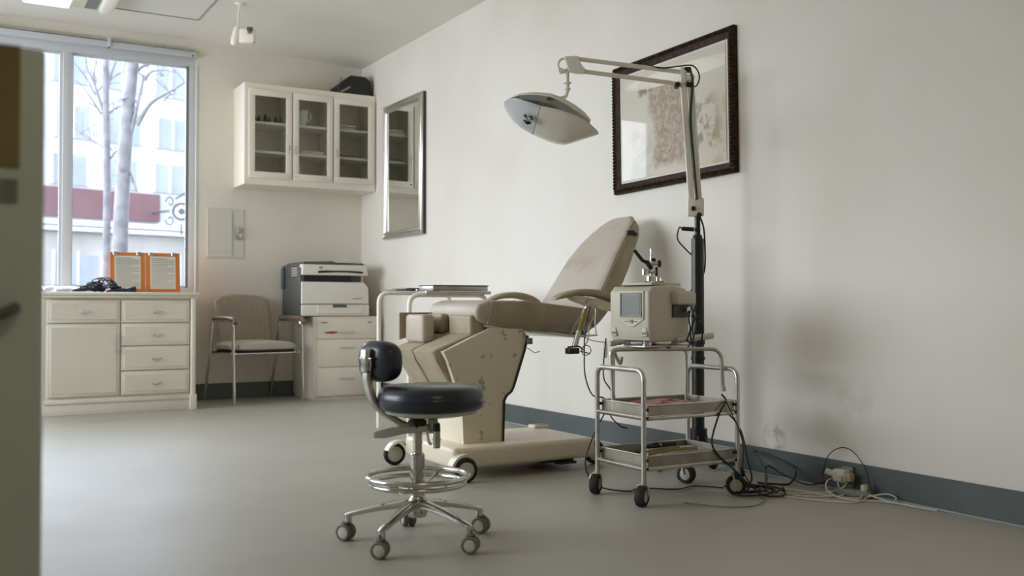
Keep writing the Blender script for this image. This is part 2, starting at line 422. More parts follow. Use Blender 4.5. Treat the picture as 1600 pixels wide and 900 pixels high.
# window_1 in the back wall
wf = MB(); fy0, fy1 = D + .03, D + .10
wf.box(wx0, wx0 + .05, fy0, fy1, wz0, 2.90, bev=.004); wf.box(wx1 - .05, wx1, fy0, fy1, wz0, 2.90, bev=.004)
wf.box(wx0, wx1, fy0, fy1, wz0, wz0 + .05, bev=.004); wf.box(wx0, wx1, fy0 - .01, fy1, 2.86, 2.95, bev=.004)
win = struct('window_1', wf, 'white_frame')
mu = MB(); mu.box(.862, .93, D + .02, D + .085, wz0 + .05, 2.86, bev=.004); mu.build('mullion', 'white_frame', win)
sa = MB()
for a, b2 in ((.93, wx1 - .05), (wx0 + .05, .862)):
    sa.box(a, a + .012, D + .05, D + .08, .955, 2.86); sa.box(b2 - .022, b2, D + .05, D + .08, .955, 2.86); sa.box(a, b2, D + .05, D + .08, .955, .975); sa.box(a, b2, D + .05, D + .08, 2.845, 2.86)
sa.build('sash', 'white_frame', win)
MB().box(wx1 - .075, wx1 - .066, D + .035, D + .06, .96, 2.86).build('sash_seal', 'gasket', win)
g1 = MB(); g1.box(.942, wx1 - .072, D + .062, D + .066, .975, 2.845); g1.build('pane', 'glass', win)
g1 = MB(); g1.box(wx0 + .062, .84, D + .062, D + .066, .975, 2.845); g1.build('pane', 'glass', win)
tr = MB(); tr.box(wx0 + .01, wx1 - .005, D - .045, D + .02, 2.925, 2.972, bev=.008); tr.build('roller_track', 'white_frame', win)
MB().tube([(wx0 + .02, D - .02, 2.985), (wx1 - .02, D - .02, 2.985)], .011).build('roller_tube', 'steel', win)
for x in (1.2, .2):
    h = MB().box(x - .012, x + .012, D - .06, D + .01, 2.925, 3.0, bev=.004); h.cyl((x, D - .065, 2.945), (x, D - .055, 2.945), .006); h.build('track_bracket', 'white_frame', win)
MB().cyl((1.865, D - .052, 2.935), (1.865, D - .04, 2.935), .009).build('track_screw', 'gasket', win)
MB().box(wx1, wx1 + .012, D - .006, D, .905, 2.86).build('reveal_bead', 'white_frame', win)
# window_2 in the left wall, outside the picture
wf = MB(); X0 = XL - .07; X1 = XL - .02
wf.box(X0, X1, ly0, ly0 + .06, lz0, lz1); wf.box(X0, X1, ly1 - .06, ly1, lz0, lz1); wf.box(X0, X1, ly0, ly1, lz0, lz0 + .06); wf.box(X0, X1, ly0, ly1, lz1 - .06, lz1)
w2 = struct('window_2', wf, 'white_frame')
for y in (5.33, 6.67): MB().box(X0, X1, y - .03, y + .03, lz0, lz1).build('mullion', 'white_frame', w2)
MB().box(XL - .048, XL - .044, ly0 + .05, ly1 - .05, lz0 + .05, lz1 - .05).build('pane', 'glass', w2)

struct('trim_4', MB().box(wx0 + .002, wx1 - .002, D - .001, D + .029, .872, .9045), 'white_frame')

# ------------------------------------------------------------------ outside
struct('street_ground', MB().box(-60, 120, D + .3, 120, -.35, -.25), 'street')
ang = math.radians(14.7)
BT = Rz(ang, (8.3, 53.0, -.3))
bl = thing('building', (8.3, 53.0, -.3), 'pale street building with a maroon band seen through the window', 'building')
bl.rotation_euler = (0, 0, ang)
MB(BT).box(-20, 22, 0, 10, 0, 15.2).build('wall', 'facade', bl)
MB(BT).box(-20, 1.6, -.25, 0, 5.45, 6.85).build('fascia_band', 'terracotta', bl)
MB(BT).box(-20, 22, -.30, 0, 5.05, 5.3).box(-20, 22, -.40, 0, 4.75, 4.95).build('ledge', 'ext_white', bl)
MB(BT).box(-20, 22, -.08, 0, 0, 4.7).build('lower_wall', 'facade_low', bl)
for k in range(11):
    for j, (z0, z1) in enumerate(((7.0, 8.5), (9.3, 10.9), (12.0, 13.6))):
        x0 = -14 + k * 2.55 + (.0 if j % 2 == 0 else .15)
        wd = MB(BT).box(x0, x0 + 1.8, -.06, .02, z0, z1).build('window', 'ext_glass', bl)
        f = MB(BT)
        for q in (0, .85, 1.72): f.box(x0 + q, x0 + q + .1, -.14, -.05, z0, z1)
        f.build('window_bar', 'ext_white', wd)
for x0, x1 in ((-8.5, -5), (-3.6, -1.4), (1.6, 3.9), (5.5, 8)):
    wd = MB(BT).box(x0, x1, -.14, -.08, .9 if x0 != -3.6 else 0.2, 3.6).build('shop_window', 'ext_glass', bl)
    MB(BT).box(x0 - .1, x0, -.2, -.08, .5, 3.8).box(x1, x1 + .1, -.2, -.08, .5, 3.8).box((x0 + x1) / 2 - .05, (x0 + x1) / 2 + .05, -.2, -.12, .5, 3.8).build('shop_frame', 'ext_white', wd)
sg = thing('hanging_sign', BT @ Vector((1.95, -1.6, 5.9)), 'round white shop sign on a curly iron bracket over the street', 'sign')
C0 = BT @ Vector((1.95, -1.9, 5.9))
dv = (Vector((0, 0, .8)) - C0); dv.z = 0
MB().lathe([(0, -.05), (.50, -.05), (.50, .05), (0, .05)], C0, dv, 32).build('sign_disc', 'ext_white', sg)
MB().lathe([(.34, .05), (.34, .08), (.46, .08), (.46, .05)], C0, dv, 32).lathe([(0, .05), (0, .08), (.16, .08), (.16, .05)], C0, dv, 24).build('ring_emblem', 'iron', sg)
sc_ = MB()
for s_ in (-1, 1):
    pts = [C0 + Vector((-.55 - .22 * math.cos(t) * (1 - t / 9), 0, s_ * (.45 + .3 * math.sin(t) * (1 - t / 9)))) for t in [i * .4 for i in range(16)]]
    sc_.tube(pts, .035, 6)
sc_.tube([BT @ Vector((1.2, -.28, 5.9)), C0 + Vector((-.6, 0, 0))], .05, 6)
sc_.tube([C0 + Vector((-.3, 0, .62)), C0 + Vector((.3, 0, 1.05))], .05, 6).tube([C0 + Vector((0, 0, -.6)), C0 + Vector((0, 0, -1.2))], .04, 6)
sc_.build('iron_bracket', 'iron', sg)

def P14(px, py, f=14.0):     # a point 14 m away on the picture's tree plane
    r = (px - 800) / 1543 * f; z = .8 + (478.5 - py) / 1543 * f
    return Vector((f * .503 + r * .864, f * .864 - r * .503, z))
t1 = thing('street_tree', P14(180, 480) * 1.0, 'bare tree with a thick pale trunk outside the window', 'tree')
t1.location.z = -.25
b0 = P14(184, 478); b0.z = -.25
main = [b0, P14(186, 420), P14(188, 340), P14(191, 270), P14(196, 190), P14(203, 110), P14(212, 40), P14(222, -60), P14(226, -160)]
mb = MB(); pts = []; rs = []
for i in range(len(main) - 1):
    for k in range(6):
        t = k / 6; pts.append(main[i].lerp(main[i + 1], t)); rs.append(.115 - .05 * ((i + t) / (len(main) - 1)))
pts.append(main[-1]); rs.append(.05)
mb.tube(pts, .1, 14, rs=rs); mb.build('trunk', 'bark', t1)
def limb(mb, a, b_, c_, r0, r1):
    pts = []; rs = []
    for k in range(13):
        t = k / 12; p = a * (1 - t) ** 2 + b_ * 2 * t * (1 - t) + c_ * t * t
        p = p + Vector((noise.noise(p * 2), noise.noise(p * 2 + Vector((9, 0, 0))), noise.noise(p * 2 + Vector((0, 7, 0))))) * .05 * min(1, t * 3)
        pts.append(p); rs.append(r0 + (r1 - r0) * t)
    mb.tube(pts, .01, 8, rs=rs)
def twigs(mb, a, c_, n, r):
    for k in range(n):
        t = random.uniform(.2, 1); p = a.lerp(c_, t); d = Vector((random.uniform(-1, 1), random.uniform(-.3, .3), random.uniform(-.1, 1))) * random.uniform(.25, .6)
        limb(mb, p, p + d * .5 + Vector((0, 0, .08)), p + d, r, r * .35)
for A, B_, C_, r0 in (((196, 230), (212, 190), (225, 120), .04), ((212, 195), (240, 150), (288, 128), .035), ((224, 125), (238, 100), (275, 112), .022),
                      ((205, 120), (225, 100), (250, 88), .03), ((194, 250), (206, 270), (212, 300), .02), ((212, 40), (160, -20), (90, -80), .04), ((215, 20), (270, -40), (320, -90), .04)):
    mb = MB(); a, b2, c2 = P14(*A), P14(*B_), P14(*C_); limb(mb, a, b2, c2, r0, r0 * .3); twigs(mb, a.lerp(c2, .3), c2, 6, r0 * .3); mb.build('branch', 'bark', t1)
t2 = thing('street_tree', P14(164, 480, 17), 'bare slender tree standing left of the thick pale trunk', 'tree'); t2.location.z = -.25
b0 = P14(165, 478, 17); b0.z = -.25
mb = MB(); mb.tube([b0, P14(166, 300, 17), P14(164, 200, 17), P14(162, 110, 17), P14(164, 0, 17), P14(160, -100, 17)], .05, 10, rs=[.075, .065, .06, .05, .04, .02]); mb.build('trunk', 'bark', t2)
for A, B_, C_, r0 in (((164, 210), (155, 150), (134, 108), .04), ((164, 180), (176, 160), (190, 165), .02), ((163, 235), (150, 220), (120, 205), .018), ((165, 255), (176, 232), (186, 228), .018), ((163, 150), (172, 110), (185, 70), .025), ((150, 145), (140, 128), (148, 88), .018)):
    mb = MB(); a, b2, c2 = P14(*A, 17), P14(*B_, 17), P14(*C_, 17); limb(mb, a, b2, c2, r0, r0 * .3); twigs(mb, a, c2, 6, r0 * .35); mb.build('branch', 'bark', t2)

# ------------------------------------------------------------------ counter cabinet under the window
def front(mb, x0, x1, z0, z1, y, fr=.014):
    """raised panel front: slab with a stepped rim, facing -y"""
    mb.box(x0, x1, y - .018, y, z0, z1, bev=.004)
    mb.box(x0 + fr + .008, x1 - fr - .008, y - .021, y - .016, z0 + fr + .008, z1 - fr - .008, bev=.002, seg=1)
def bail(mb, x, z, y, w=.05, drop=.012):
    mb.tube([(x - w, y, z), (x - w, y - .016, z), (x - w * .6, y - .02, z - drop), (x + w * .6, y - .02, z - drop), (x + w, y - .016, z), (x + w, y, z)], .0035, 8, .012)
cc = thing('base_cabinet', (1.2, 8.2, 0), 'cream base cabinet with drawers and a door under the window', 'cabinet')
mb = MB(); mb.box(.665, 1.735, 7.9, 8.655, .10, .872); mb.build('body', 'cream', cc)
mb = MB(); mb.box(.67, 1.72, 7.888, 8.655, 0, .10, bev=.003).box(.668, 1.70, 7.878, 7.9, .085, .115, bev=.003); mb.build('plinth', 'cream', cc)
mb = MB(); mb.box(1.702, 1.742, 7.868, 7.91, .10, .868, bev=.014, seg=4).box(1.698, 1.748, 7.86, 7.93, 0, .12, bev=.004); mb.build('corner_pilaster', 'cream', cc)
mb = MB(); mb.box(.655, 1.765, 7.85, D - .002, .88, .906, bev=.008, seg=3).box(.66, 1.755, 7.862, D - .01, .862, .882, bev=.004); mb.build('worktop', 'cream', cc)
for x0, x1, z0, z1 in ((.692, 1.186, .678, .845), (1.198, 1.694, .678, .845), (1.198, 1.694, .505, .668), (1.198, 1.694, .318, .495), (1.198, 1.694, .135, .308)):
    mb = MB(); front(mb, x0, x1, z0, z1, 7.9); d = mb.build('drawer', 'cream', cc)
    mb = MB(); bail(mb, (x0 + x1) / 2, (z0 + z1) / 2 + .0, 7.882, .032 if z1 < .9 else .04, .016); mb.build('handle', 'chrome', d)
mb = MB(); front(mb, .692, 1.186, .135, .668, 7.9); d = mb.build('door', 'cream', cc)
MB().tube([(1.163, 7.88, .58), (1.163, 7.862, .58), (1.163, 7.862, .46), (1.163, 7.88, .46)], .005, 8, .012).build('handle', 'chrome', d)

# orange double board, leaning
TB = Matrix.Translation((1.44, 8.30, .907)) @ Matrix.Rotation(math.radians(-1.5), 4, 'Z') @ Matrix.Rotation(math.radians(-7), 4, 'X')
ob = thing('notice_board', (1.44, 8.30, .907), 'orange double frame holding two printed sheets, leaning before the window', 'notice board')
for s_ in (-1, 1):
    cx = s_ * .134
    mb = MB(TB); mb.box(cx - .133, cx + .133, -.008, .004, 0, .325, bev=.003, seg=1); pn = mb.build('orange_panel', 'orange', ob)
    mb = MB(TB); mb.box(cx - .098, cx + .098, -.011, -.007, .03, .295); sh = mb.build('paper_sheet', 'paper', pn)
    mb = MB(TB)
    for k in range(16): mb.box(cx - .085, cx + (.085 if k % 4 != 3 else .03), -.0118, -.0108, .05 + k * .015, .0535 + k * .015)
    mb.build('printed_lines', 'ink', pn)
    for q in (-.09, .085):
        mb = MB(TB); mb.box(cx + q - .018, cx + q + .018, -.016, .006, .298, .33, bev=.003, seg=1); mb.build('clip', 'steel', pn)

# dark straps and the white bag on the worktop
st = MB(); random.seed(3)
for k in range(20):
    cx = random.uniform(1.0, 1.18); a = random.uniform(0, 2 * PI); pts = []
    for j in range(9):
        t = j / 8 * random.uniform(3, 5); r = random.uniform(.03, .09)
        pts.append((cx + r * 1.2 * math.cos(a + t), 8.13 + r * .6 * math.sin(a + t), .914 + abs(math.sin(t + a)) * .10 * math.exp(-((cx - 1.09) / .07) ** 2) + random.uniform(0, .012)))
    st.spline(pts, .0045, 6, 4)
for x0, x1 in ((.88, 1.05), (1.12, 1.34), (.9, 1.1)):
    st.spline([(x0, 8.1, .913), ((x0 + x1) / 2, 8.08, .93), (x1, 8.12, .913)], .008, 6)
st.prism([(1.20, .912), (1.33, .955), (1.34, .93), (1.31, .912)], 8.10, 8.115); st.prism([(1.14, .912), (1.17, .96), (1.22, .95), (1.24, .912)], 8.13, 8.16)
st.prism([(.885, .925), (.90, .93), (1.0, .915), (.93, .912)], 8.06, 8.075)
tag(st.build('strap_tangle', 'dark_blue'), 'dark blue-black tangle of straps lying on the cream worktop', 'straps')
def crumple(name, c, a, b, h, m, amp=.35, fr=14, seed=0):
    mb = MB()
    def f(p):
        n = noise.noise((p + Vector((seed, 0, 0))) * fr) * amp
        q = p * (1 + n); q.z = max(q.z, -h * .35); return q
    mb.sell(c, a, b, h, .8, .9, 48, 28, f); return mb.build(name, m)
tag(crumple('plastic_bag', (.80, 8.25, .918), .17, .13, .035, 'plastic_bag', .4, 22), 'crumpled white plastic bag on the worktop beside the window mullion', 'bag')
tag(MB().box(.76, 1.0, 8.02, 8.16, .9075, .9105, R=None).build('paper_sheet', 'paper'), 'flat white paper sheet on the worktop next to the bag', 'paper')

# ------------------------------------------------------------------ wall cabinet
wc = thing('wall_cabinet', (2.82, 8.48, 1.83), 'white wall cabinet with three glazed doors hung in the corner', 'cabinet')
x0, x1, y0, y1, z0, z1 = 2.228, 3.408, 8.315, D - .002, 1.835, 2.695
mb = MB(); mb.box(x0, x0 + .018, y0, y1, z0, z1).box(x1 - .018, x1, y0, y1, z0, z1).box(x0, x1, y0, y1, z1 - .02, z1).box(x0, x1, y0, y1, z0, z0 + .05).box(x0, x1, y1 - .01, y1, z0, z1)
for x in (2.64, 3.008): mb.box(x - .009, x + .009, y0 + .02, y1, z0, z1)
mb.box(x0, x1, y0, y0 + .015, z0, z0 + .055, bev=.002, seg=1).box(x0, x1, y0, y0 + .015, 2.64, z1, bev=.002, seg=1).box(x0, 2.265, y0, y0 + .015, z0, z1, bev=.002, seg=1).box(3.385, x1, y0, y0 + .015, z0, z1, bev=.002, seg=1)
mb.build('carcass', 'white_cab', wc)
doors = ((2.262, 2.634), (2.644, 3.004), (3.014, 3.388))
for i, (a, b2) in enumerate(doors):
    mb = MB(); fr = .052
    for q in ((a, a + fr, 1.888, 2.645), (b2 - fr, b2, 1.888, 2.645), (a, b2, 1.888, 1.888 + .055), (a, b2, 2.59, 2.645)): mb.box(q[0], q[1], y0 - .02, y0, q[2], q[3], bev=.004, seg=2)
    d = mb.build('door', 'white_cab', wc)
    MB().box(a + fr, b2 - fr, y0 - .012, y0 - .008, 1.94, 2.592).build('glass_pane', 'cab_glass', d)
    kx = b2 - .025 if i == 0 else (a + .022 if i == 1 else a + .022)
    MB().tube([(kx, y0 - .02, 2.185), (kx, y0 - .035, 2.18), (kx, y0 - .035, 2.12), (kx, y0 - .02, 2.115)], .004, 8, .008).build('handle', 'chrome', d)
    for kz in (1.915,): MB().cyl((kx, y0 - .026, kz), (kx, y0 - .018, kz), .008).build('lock', 'chrome', d)
    for z in (2.37, 2.12): MB().box(a + .01, b2 - .01, y0 + .03, y1 - .01, z - .01, z + .01).build('shelf', 'shelf', wc)
# things on its shelves
for k in range(6):
    x = 2.345 + k * .045
    mb = MB().lathe([(0, 0), (.016, 0), (.017, .035 + .008 * (k % 3)), (.008, .05 + .008 * (k % 3)), (.008, .06 + .008 * (k % 3)), (0, .06 + .008 * (k % 3))], (x, 8.42 + .03 * (k % 2), 2.381), n=14)
    tag(mb.build('small_bottle', M['printer_dark'] if k % 2 else M['black_plastic']), 'small dark bottle standing on the top shelf behind the left glazed door', 'bottle', 'dark bottles behind the left glazed door')
jr = thing('ornate_jar', (2.76, 8.42, 2.381), 'ornate white jar on the top shelf behind the middle glazed door', 'jar')
MB().lathe([(0, 0), (.03, 0), (.034, .02), (.05, .05), (.056, .09), (.045, .12), (.058, .135), (.052, .13), (.04, .12), (0, .1)], (2.76, 8.42, 2.381)).build('body', 'shelf', jr)
for s_ in (-1, 1): MB().tube([(2.76 + s_ * .05, 8.42, 2.43), (2.76 + s_ * .085, 8.42, 2.45), (2.76 + s_ * .08, 8.42, 2.50), (2.76 + s_ * .05, 8.42, 2.50)], .006, 8, .02).build('handle', 'shelf', jr)
mb = MB()
for k in range(7): mb.cyl((2.76 + .05 * math.cos(k * .9), 8.42 + .05 * math.sin(k * .9), 2.51), (2.76 + .056 * math.cos(k * .9), 8.42 + .056 * math.sin(k * .9), 2.535), .007, .003, 8)
mb.build('crown_rim', 'shelf', jr)
def folded(x, z, w_, d_, h, n, label, m='paper', name='folded_towel', y=8.45):
    mb = MB()
    for k in range(n): mb.box(x - w_ / 2 + .004 * (k % 2), x + w_ / 2 - .005 * ((k + 1) % 2), y - d_ / 2, y + d_ / 2, z + k * h / n, z + (k + .92) * h / n, bev=h / n * .3, seg=2)
    return tag(mb.build(name, m), label, 'towel' if 'towel' in name else 'papers')
folded(3.16, 2.381, .17, .18, .045, 2, 'white folded towel on the top shelf behind the right glazed door')
folded(2.83, 2.131, .22, .2, .03, 2, 'white folded cloth on the middle shelf behind the middle glazed door')
folded(3.20, 2.131, .22, .2, .022, 3, 'dark flat folders on the middle shelf behind the right glazed door', 'gasket', 'folder_stack')
folded(2.36, 1.886, .10, .18, .03, 2, 'white folded cloth low behind the left glazed door, at its left side')
tag(crumple('plastic_bag', (2.50, 8.45, 1.90), .085, .08, .05, 'plastic_bag', .4, 30, 5), 'crumpled white bag low behind the left glazed door', 'bag')
folded(2.82, 1.886, .17, .15, .025, 2, 'orange flat packet low behind the middle glazed door', 'orange', 'packet')
MBo = MB().lathe([(0, 0), (.022, 0), (.022, .13), (.012, .15), (.012, .175), (0, .175)], (2.73, 8.42, 1.886), n=16)
tag(MBo.build('white_bottle', 'shelf'), 'tall white bottle low behind the middle glazed door', 'bottle')
tag(crumple('plastic_bag', (3.20, 8.45, 1.905), .11, .09, .05, 'plastic_bag', .35, 24, 9), 'rolled white cloth bundle low behind the right glazed door', 'cloth')

# black case on the cabinet
bc = thing('black_case', (3.23, 8.45, 2.696), 'black case with a sloping front on top of the wall cabinet', 'case')
mb = MB(); mb.prism([(3.075, 2.697), (3.068, 2.765), (3.19, 2.872), (3.33, 2.872), (3.385, 2.83), (3.385, 2.697)], 8.35, 8.56, bev=.008); mb.build('body', 'black_plastic', bc)
mb = MB(); mb.prism([(3.20, 2.8735), (3.32, 2.8735), (3.375, 2.839), (3.372, 2.835), (3.318, 2.870), (3.20, 2.870)], 8.36, 8.45); mb.build('white_sheet', 'paper', bc)
mb = MB(); mb.tube([(3.09, 8.346, 2.71), (3.135, 8.342, 2.735), (3.18, 8.346, 2.765)], .009, 8); mb.build('strap', 'grey_mark', bc)
mb = MB(); mb.tube([(3.09, 8.39, 2.78), (3.11, 8.39, 2.84), (3.115, 8.39, 2.86)], .004, 6); mb.build('antenna', 'gasket', bc)

# wall panel
wp = thing('electrical_panel', (2.156, D, 1.43), 'pale grey square panel with a metal latch on the back wall', 'wall panel')
MB().box(1.993, 2.32, D - .006, D, 1.215, 1.648, bev=.002, seg=1).build('back_plate', 'wirepaint', wp)
MB().box(2.008, 2.215, D - .012, D - .006, 1.235, 1.635, bev=.002, seg=1).build('cover', 'wirepaint', wp)
MB().box(2.003, 2.009, D - .014, D - .006, 1.235, 1.635).box(2.005, 2.21, D - .014, D - .006, 1.232, 1.238).build('bead', 'white_cab', wp)
mb = MB(); mb.cyl((2.265, D - .03, 1.47), (2.265, D - .005, 1.47), .022).box(2.24, 2.30, D - .02, D - .005, 1.38, 1.44, bev=.008); mb.tube([(2.25, D - .03, 1.50), (2.25, D - .035, 1.42), (2.285, D - .03, 1.39)], .007, 8, .02); mb.build('latch', 'steel', wp)
MB().box(2.11, 2.135, D - .0135, D - .011, 1.30, 1.36).box(2.16, 2.175, D - .0135, D - .011, 1.31, 1.345).build('stain_label', 'paper', wp)

# ------------------------------------------------------------------ mirror and picture on the right wall
def frame_loop(mb, x, y0, y1, z0, z1, prof):
    """mitred frame facing -x; prof = [(inward, out)], inward from the outer edge, out from the wall"""
    rings = []
    for (i, o) in prof:
        rings.append([mb.bm.verts.new(v) for v in ((x - o, y0 + i, z0 + i), (x - o, y1 - i, z0 + i), (x - o, y1 - i, z1 - i), (x - o, y0 + i, z1 - i))])
    for A, C in zip(rings, rings[1:]):
        for k in range(4): mb.bm.faces.new((A[k], A[(k + 1) % 4], C[(k + 1) % 4], C[k]))
mr_ = thing('wall_mirror', (W, 7.67, 1.39), 'silver framed rectangular mirror beside the wall cabinet', 'mirror')
mb = MB(); frame_loop(mb, W, 7.255, 8.075, 1.385, 2.55, [(0, .0), (0, .028), (.006, .036), (.016, .038), (.022, .030), (.030, .030), (.038, .040), (.052, .042), (.060, .034), (.066, .020), (.072, .018)]); mb.build('frame', 'silver', mr_, angle=50)
MB().box(W - .02, W - .014, 7.32, 8.01, 1.45, 2.485).build('mirror_glass', 'mirror', mr_)
MB().box(W - .026, W - .003, 7.2505, 7.2555, 1.39, 2.545).build('frame_edge', 'silver_side', mr_)
pc = thing('framed_picture', (W, 4.15, 1.45), 'large botanical picture in a dark carved wooden frame', 'picture')
PT = Matrix.Translation((W, 4.15, 1.82)) @ Matrix.Rotation(math.radians(-.9), 4, 'X')
mb = MB(); frame_loop(mb, 0, -.505, .505, -.367, .367, [(0, .0), (0, .024), (.008, .032), (.020, .034), (.028, .026), (.044, .024), (.052, .016), (.058, .012)])
for v in mb.bm.verts: v.co = PT @ v.co
mb.build('frame', 'frame_wood', pc, angle=50)
mb = MB(PT)
def rope(p0, p1, n):
    p0 = Vector(p0); p1 = Vector(p1); d = (p1 - p0) / n; u = d.normalized()
    for k in range(n):
        c_ = p0 + d * (k + .5); side = Vector((0, -u.z, u.y))
        a = c_ - u * d.length * .35 - side * .009; b2 = c_ + u * d.length * .35 + side * .009
        mb.tube([a, c_ + Vector((-.004, 0, 0)), b2], .0055, 6, rs=[.002, .0058, .002])
rope((-.034, -.49, .351), (-.034, .49, .351), 52); rope((-.034, -.49, -.351), (-.034, .49, -.351), 52)
rope((-.034, -.489, -.34), (-.034, -.489, .34), 36); rope((-.034, .489, -.34), (-.034, .489, .34), 36)
mb.build('carved_rope', 'frame_wood', pc)
MB(PT).box(-.013, -.009, -.452, .452, -.314, .314).build('mount', 'paper', pc)
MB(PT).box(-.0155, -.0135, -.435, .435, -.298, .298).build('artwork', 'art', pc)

# ------------------------------------------------------------------ filing cabinet and printer
fc = thing('filing_cabinet', (3.0, 8.35, 0), 'cream three drawer filing cabinet under the printer', 'filing cabinet')
FX0, FX1, FY0, FY1 = 2.76, 3.36, 8.10, 8.655
mb = MB(); mb.box(FX0, FX1, FY0, FY1 - .02, .02, .712, bev=.004).box(FX0 + .01, FX1 - .01, FY0 + .01, FY1 - .03, 0, .03); mb.build('body', 'cream', fc)
for z0_, z1_ in ((.522, .69), (.282, .514), (.035, .274)):
    mb = MB(); mb.box(2.795, 3.335, FY0 - .012, FY0 + .002, z0_, z1_, bev=.003); d = mb.build('drawer', 'cream', fc)
    hz = .575 if z0_ > .5 else (.445 if z0_ > .2 else .18)
    MB().tube([(3.0, FY0 - .011, hz), (3.0, FY0 - .028, hz), (3.125, FY0 - .028, hz), (3.125, FY0 - .011, hz)], .004, 8, .01).build('handle', 'steel', d)
    if z0_ > .5:
        MB().box(2.825, 2.885, FY0 - .016, FY0 - .011, .655, .667, bev=.002, seg=1).build('catch_left', 'grey_mark', d)
        MB().box(3.25, 3.285, FY0 - .016, FY0 - .011, .655, .667, bev=.002, seg=1).build('catch_right', 'grey_mark', d)
        mb = MB(); y = FY0 - .0155
        for k in range(9):                                   # lettering too small to read in the photo: short red strokes
            x = 2.862 + k * .0125
            mb.box(x, x + .002, y, y + .003, .568, .582)
            if k % 3 == 0: mb.box(x, x + .009, y, y + .003, .580, .583).box(x + .007, x + .009, y, y + .003, .568, .582)
            elif k % 3 == 1: mb.box(x, x + .009, y, y + .003, .567, .570).box(x + .007, x + .009, y, y + .003, .568, .576)
            else: mb.box(x, x + .009, y, y + .003, .574, .577).box(x + .007, x + .009, y, y + .003, .573, .583)
        mb.build('red_lettering', 'red_mark', d)

pr_ = thing('printer', (2.97, 8.35, .712), 'cream and dark grey office printer on the filing cabinet', 'printer')
PX0, PX1, PY0, PY1 = 2.66, 3.235, 8.085, 8.60
mb = MB(); mb.box(2.645, PX1 - .02, PY0 + .06, PY1, .716, 1.16, bev=.01).box(2.645, 2.69, PY0 + .02, PY1, .716, 1.13, bev=.008); mb.build('body', 'printer_dark', pr_)
mb = MB(); mb.box(PX0 - .005, PX1 + .03, PY0, PY1 - .1, .716, .815, bev=.012, seg=3); tyr = mb.build('paper_tray', 'printer_white', pr_)
mb = MB(); mb.prism([(2.79, .812), (2.85, .785), (3.16, .785), (3.2, .812), (3.2, .735), (2.79, .735)], PY0 - .012, PY0 + .01, bev=.004); mb.build('tray_grip', 'printer_white', tyr)
MB().box(2.93, 3.05, PY0 - .016, PY0, .79, .812, bev=.003).build('grip_recess', 'printer_dark', tyr)
mb = MB(); mb.prism([(PX0 - .005, .82), (PX1 + .025, .82), (PX1 + .02, .96), (PX1 - .02, 1.008), (PX0 - .005, 1.008)], PY0 - .002, PY1 - .1, bev=.01); fr_ = mb.build('front_door', 'printer_white', pr_)
MB().box(3.11, 3.19, PY0 - .005, PY0, .862, .87).build('badge', 'grey_mark', fr_)
mb = MB(); mb.box(PX0 + .01, 3.10, PY0 + .02, PY1 - .05, 1.01, 1.062); mb.build('output_slot', 'black', pr_)
mb = MB(); mb.box(3.08, PX1, PY0 + .08, PY1 - .05, 1.0, 1.065); mb.build('output_shelf', 'printer_white', pr_)
mb = MB(); mb.prism([(PX0 - .005, 1.065), (PX1 + .01, 1.065), (PX1 - .01, 1.155), (PX0 - .005, 1.155)], PY0 - .02, PY1 - .08, bev=.008); sc1 = mb.build('control_panel', 'printer_white', pr_)
mb = MB(); mb.prism([(2.79, 1.10), (2.79, 1.082), (2.85, 1.085), (2.95, 1.09), (3.05, 1.09), (3.13, 1.085), (3.2, 1.082), (3.19, 1.1), (3.1, 1.105), (2.86, 1.105)], PY0 - .024, PY0 - .018); mb.build('grip_slot', 'black', sc1)
MB().box(2.80, 2.83, PY0 - .023, PY0 - .019, 1.12, 1.138).build('mark', 'grey_mark', sc1)
mb = MB(); mb.prism([(2.66, 1.155), (2.68, 1.178), (2.93, 1.185), (2.98, 1.16), (3.15, 1.158), (3.2, 1.175), (3.225, 1.155)], PY0 + .0, PY1 - .05, bev=.004); mb.build('scanner_lid', 'printer_dark', pr_)
MB().box(2.92, 3.17, PY0 + .03, PY1 - .2, 1.172, 1.184, bev=.004).build('paper_stack', 'paper', pr_)
mb = MB()
for k in range(4): mb.box(2.641, 2.647, 8.17 + 0 * k, 8.32, 1.06 + k * .02, 1.068 + k * .02)
mb.build('vent_marks', 'pale_hub', pr_)
MB().box(2.630, 2.645, 8.52, 8.59, .95, 1.14, bev=.004).build('side_tape', 'blue_side', pr_)

# ------------------------------------------------------------------ visitor chair
ch = thing('side_chair', (2.31, 8.28, 0), 'striped beige side chair with chrome legs by the back wall', 'chair')
CT = Rz(math.radians(8.5), (2.31, 8.28, 0))
for s_ in (-1, 1):
    x = s_ * .30
    mb = MB(CT); mb.tube([(x, -.30, 0.005), (x, -.275, .40), (x, -.27, .668), (x, -.15, .684), (x, .14, .68)], .0125, 10, .05); mb.build('front_leg', 'chrome', ch)
    mb = MB(CT); mb.tube([(x, .335, 0.005), (x, .20, .40), (x, .15, .675)], .0125, 10, .05); mb.build('rear_leg', 'chrome', ch)
    mb = MB(CT)
    mb.tube([(x, -.31, .66), (x, -.285, .697), (x, -.1, .703), (x, .13, .70)], .02, 10, .05, rs=None); mb.build('armrest', 'wood_arm', ch)
mb = MB(CT); mb.tube([(-.30, -.22, .415), (.30, -.22, .415)], .011).tube([(-.30, .18, .415), (.30, .18, .415)], .011); mb.build('seat_rail', 'chrome', ch)
mb = MB(CT); mb.box(-.25, .25, -.24, .2, .418, .437, bev=.006); mb.build('seat_pan', 'black', ch)
def dome(p): return Vector((p.x, p.y, p.z + .02 * (1 - (p.x / .3) ** 2) * (p.z > 0)))
mb = MB(CT); mb.sell((0, -.03, .466), .285, .26, .032, .55, .35, 40, 16, dome); mb.build('seat', 'seat_fabric', ch)
mb = MB(CT)
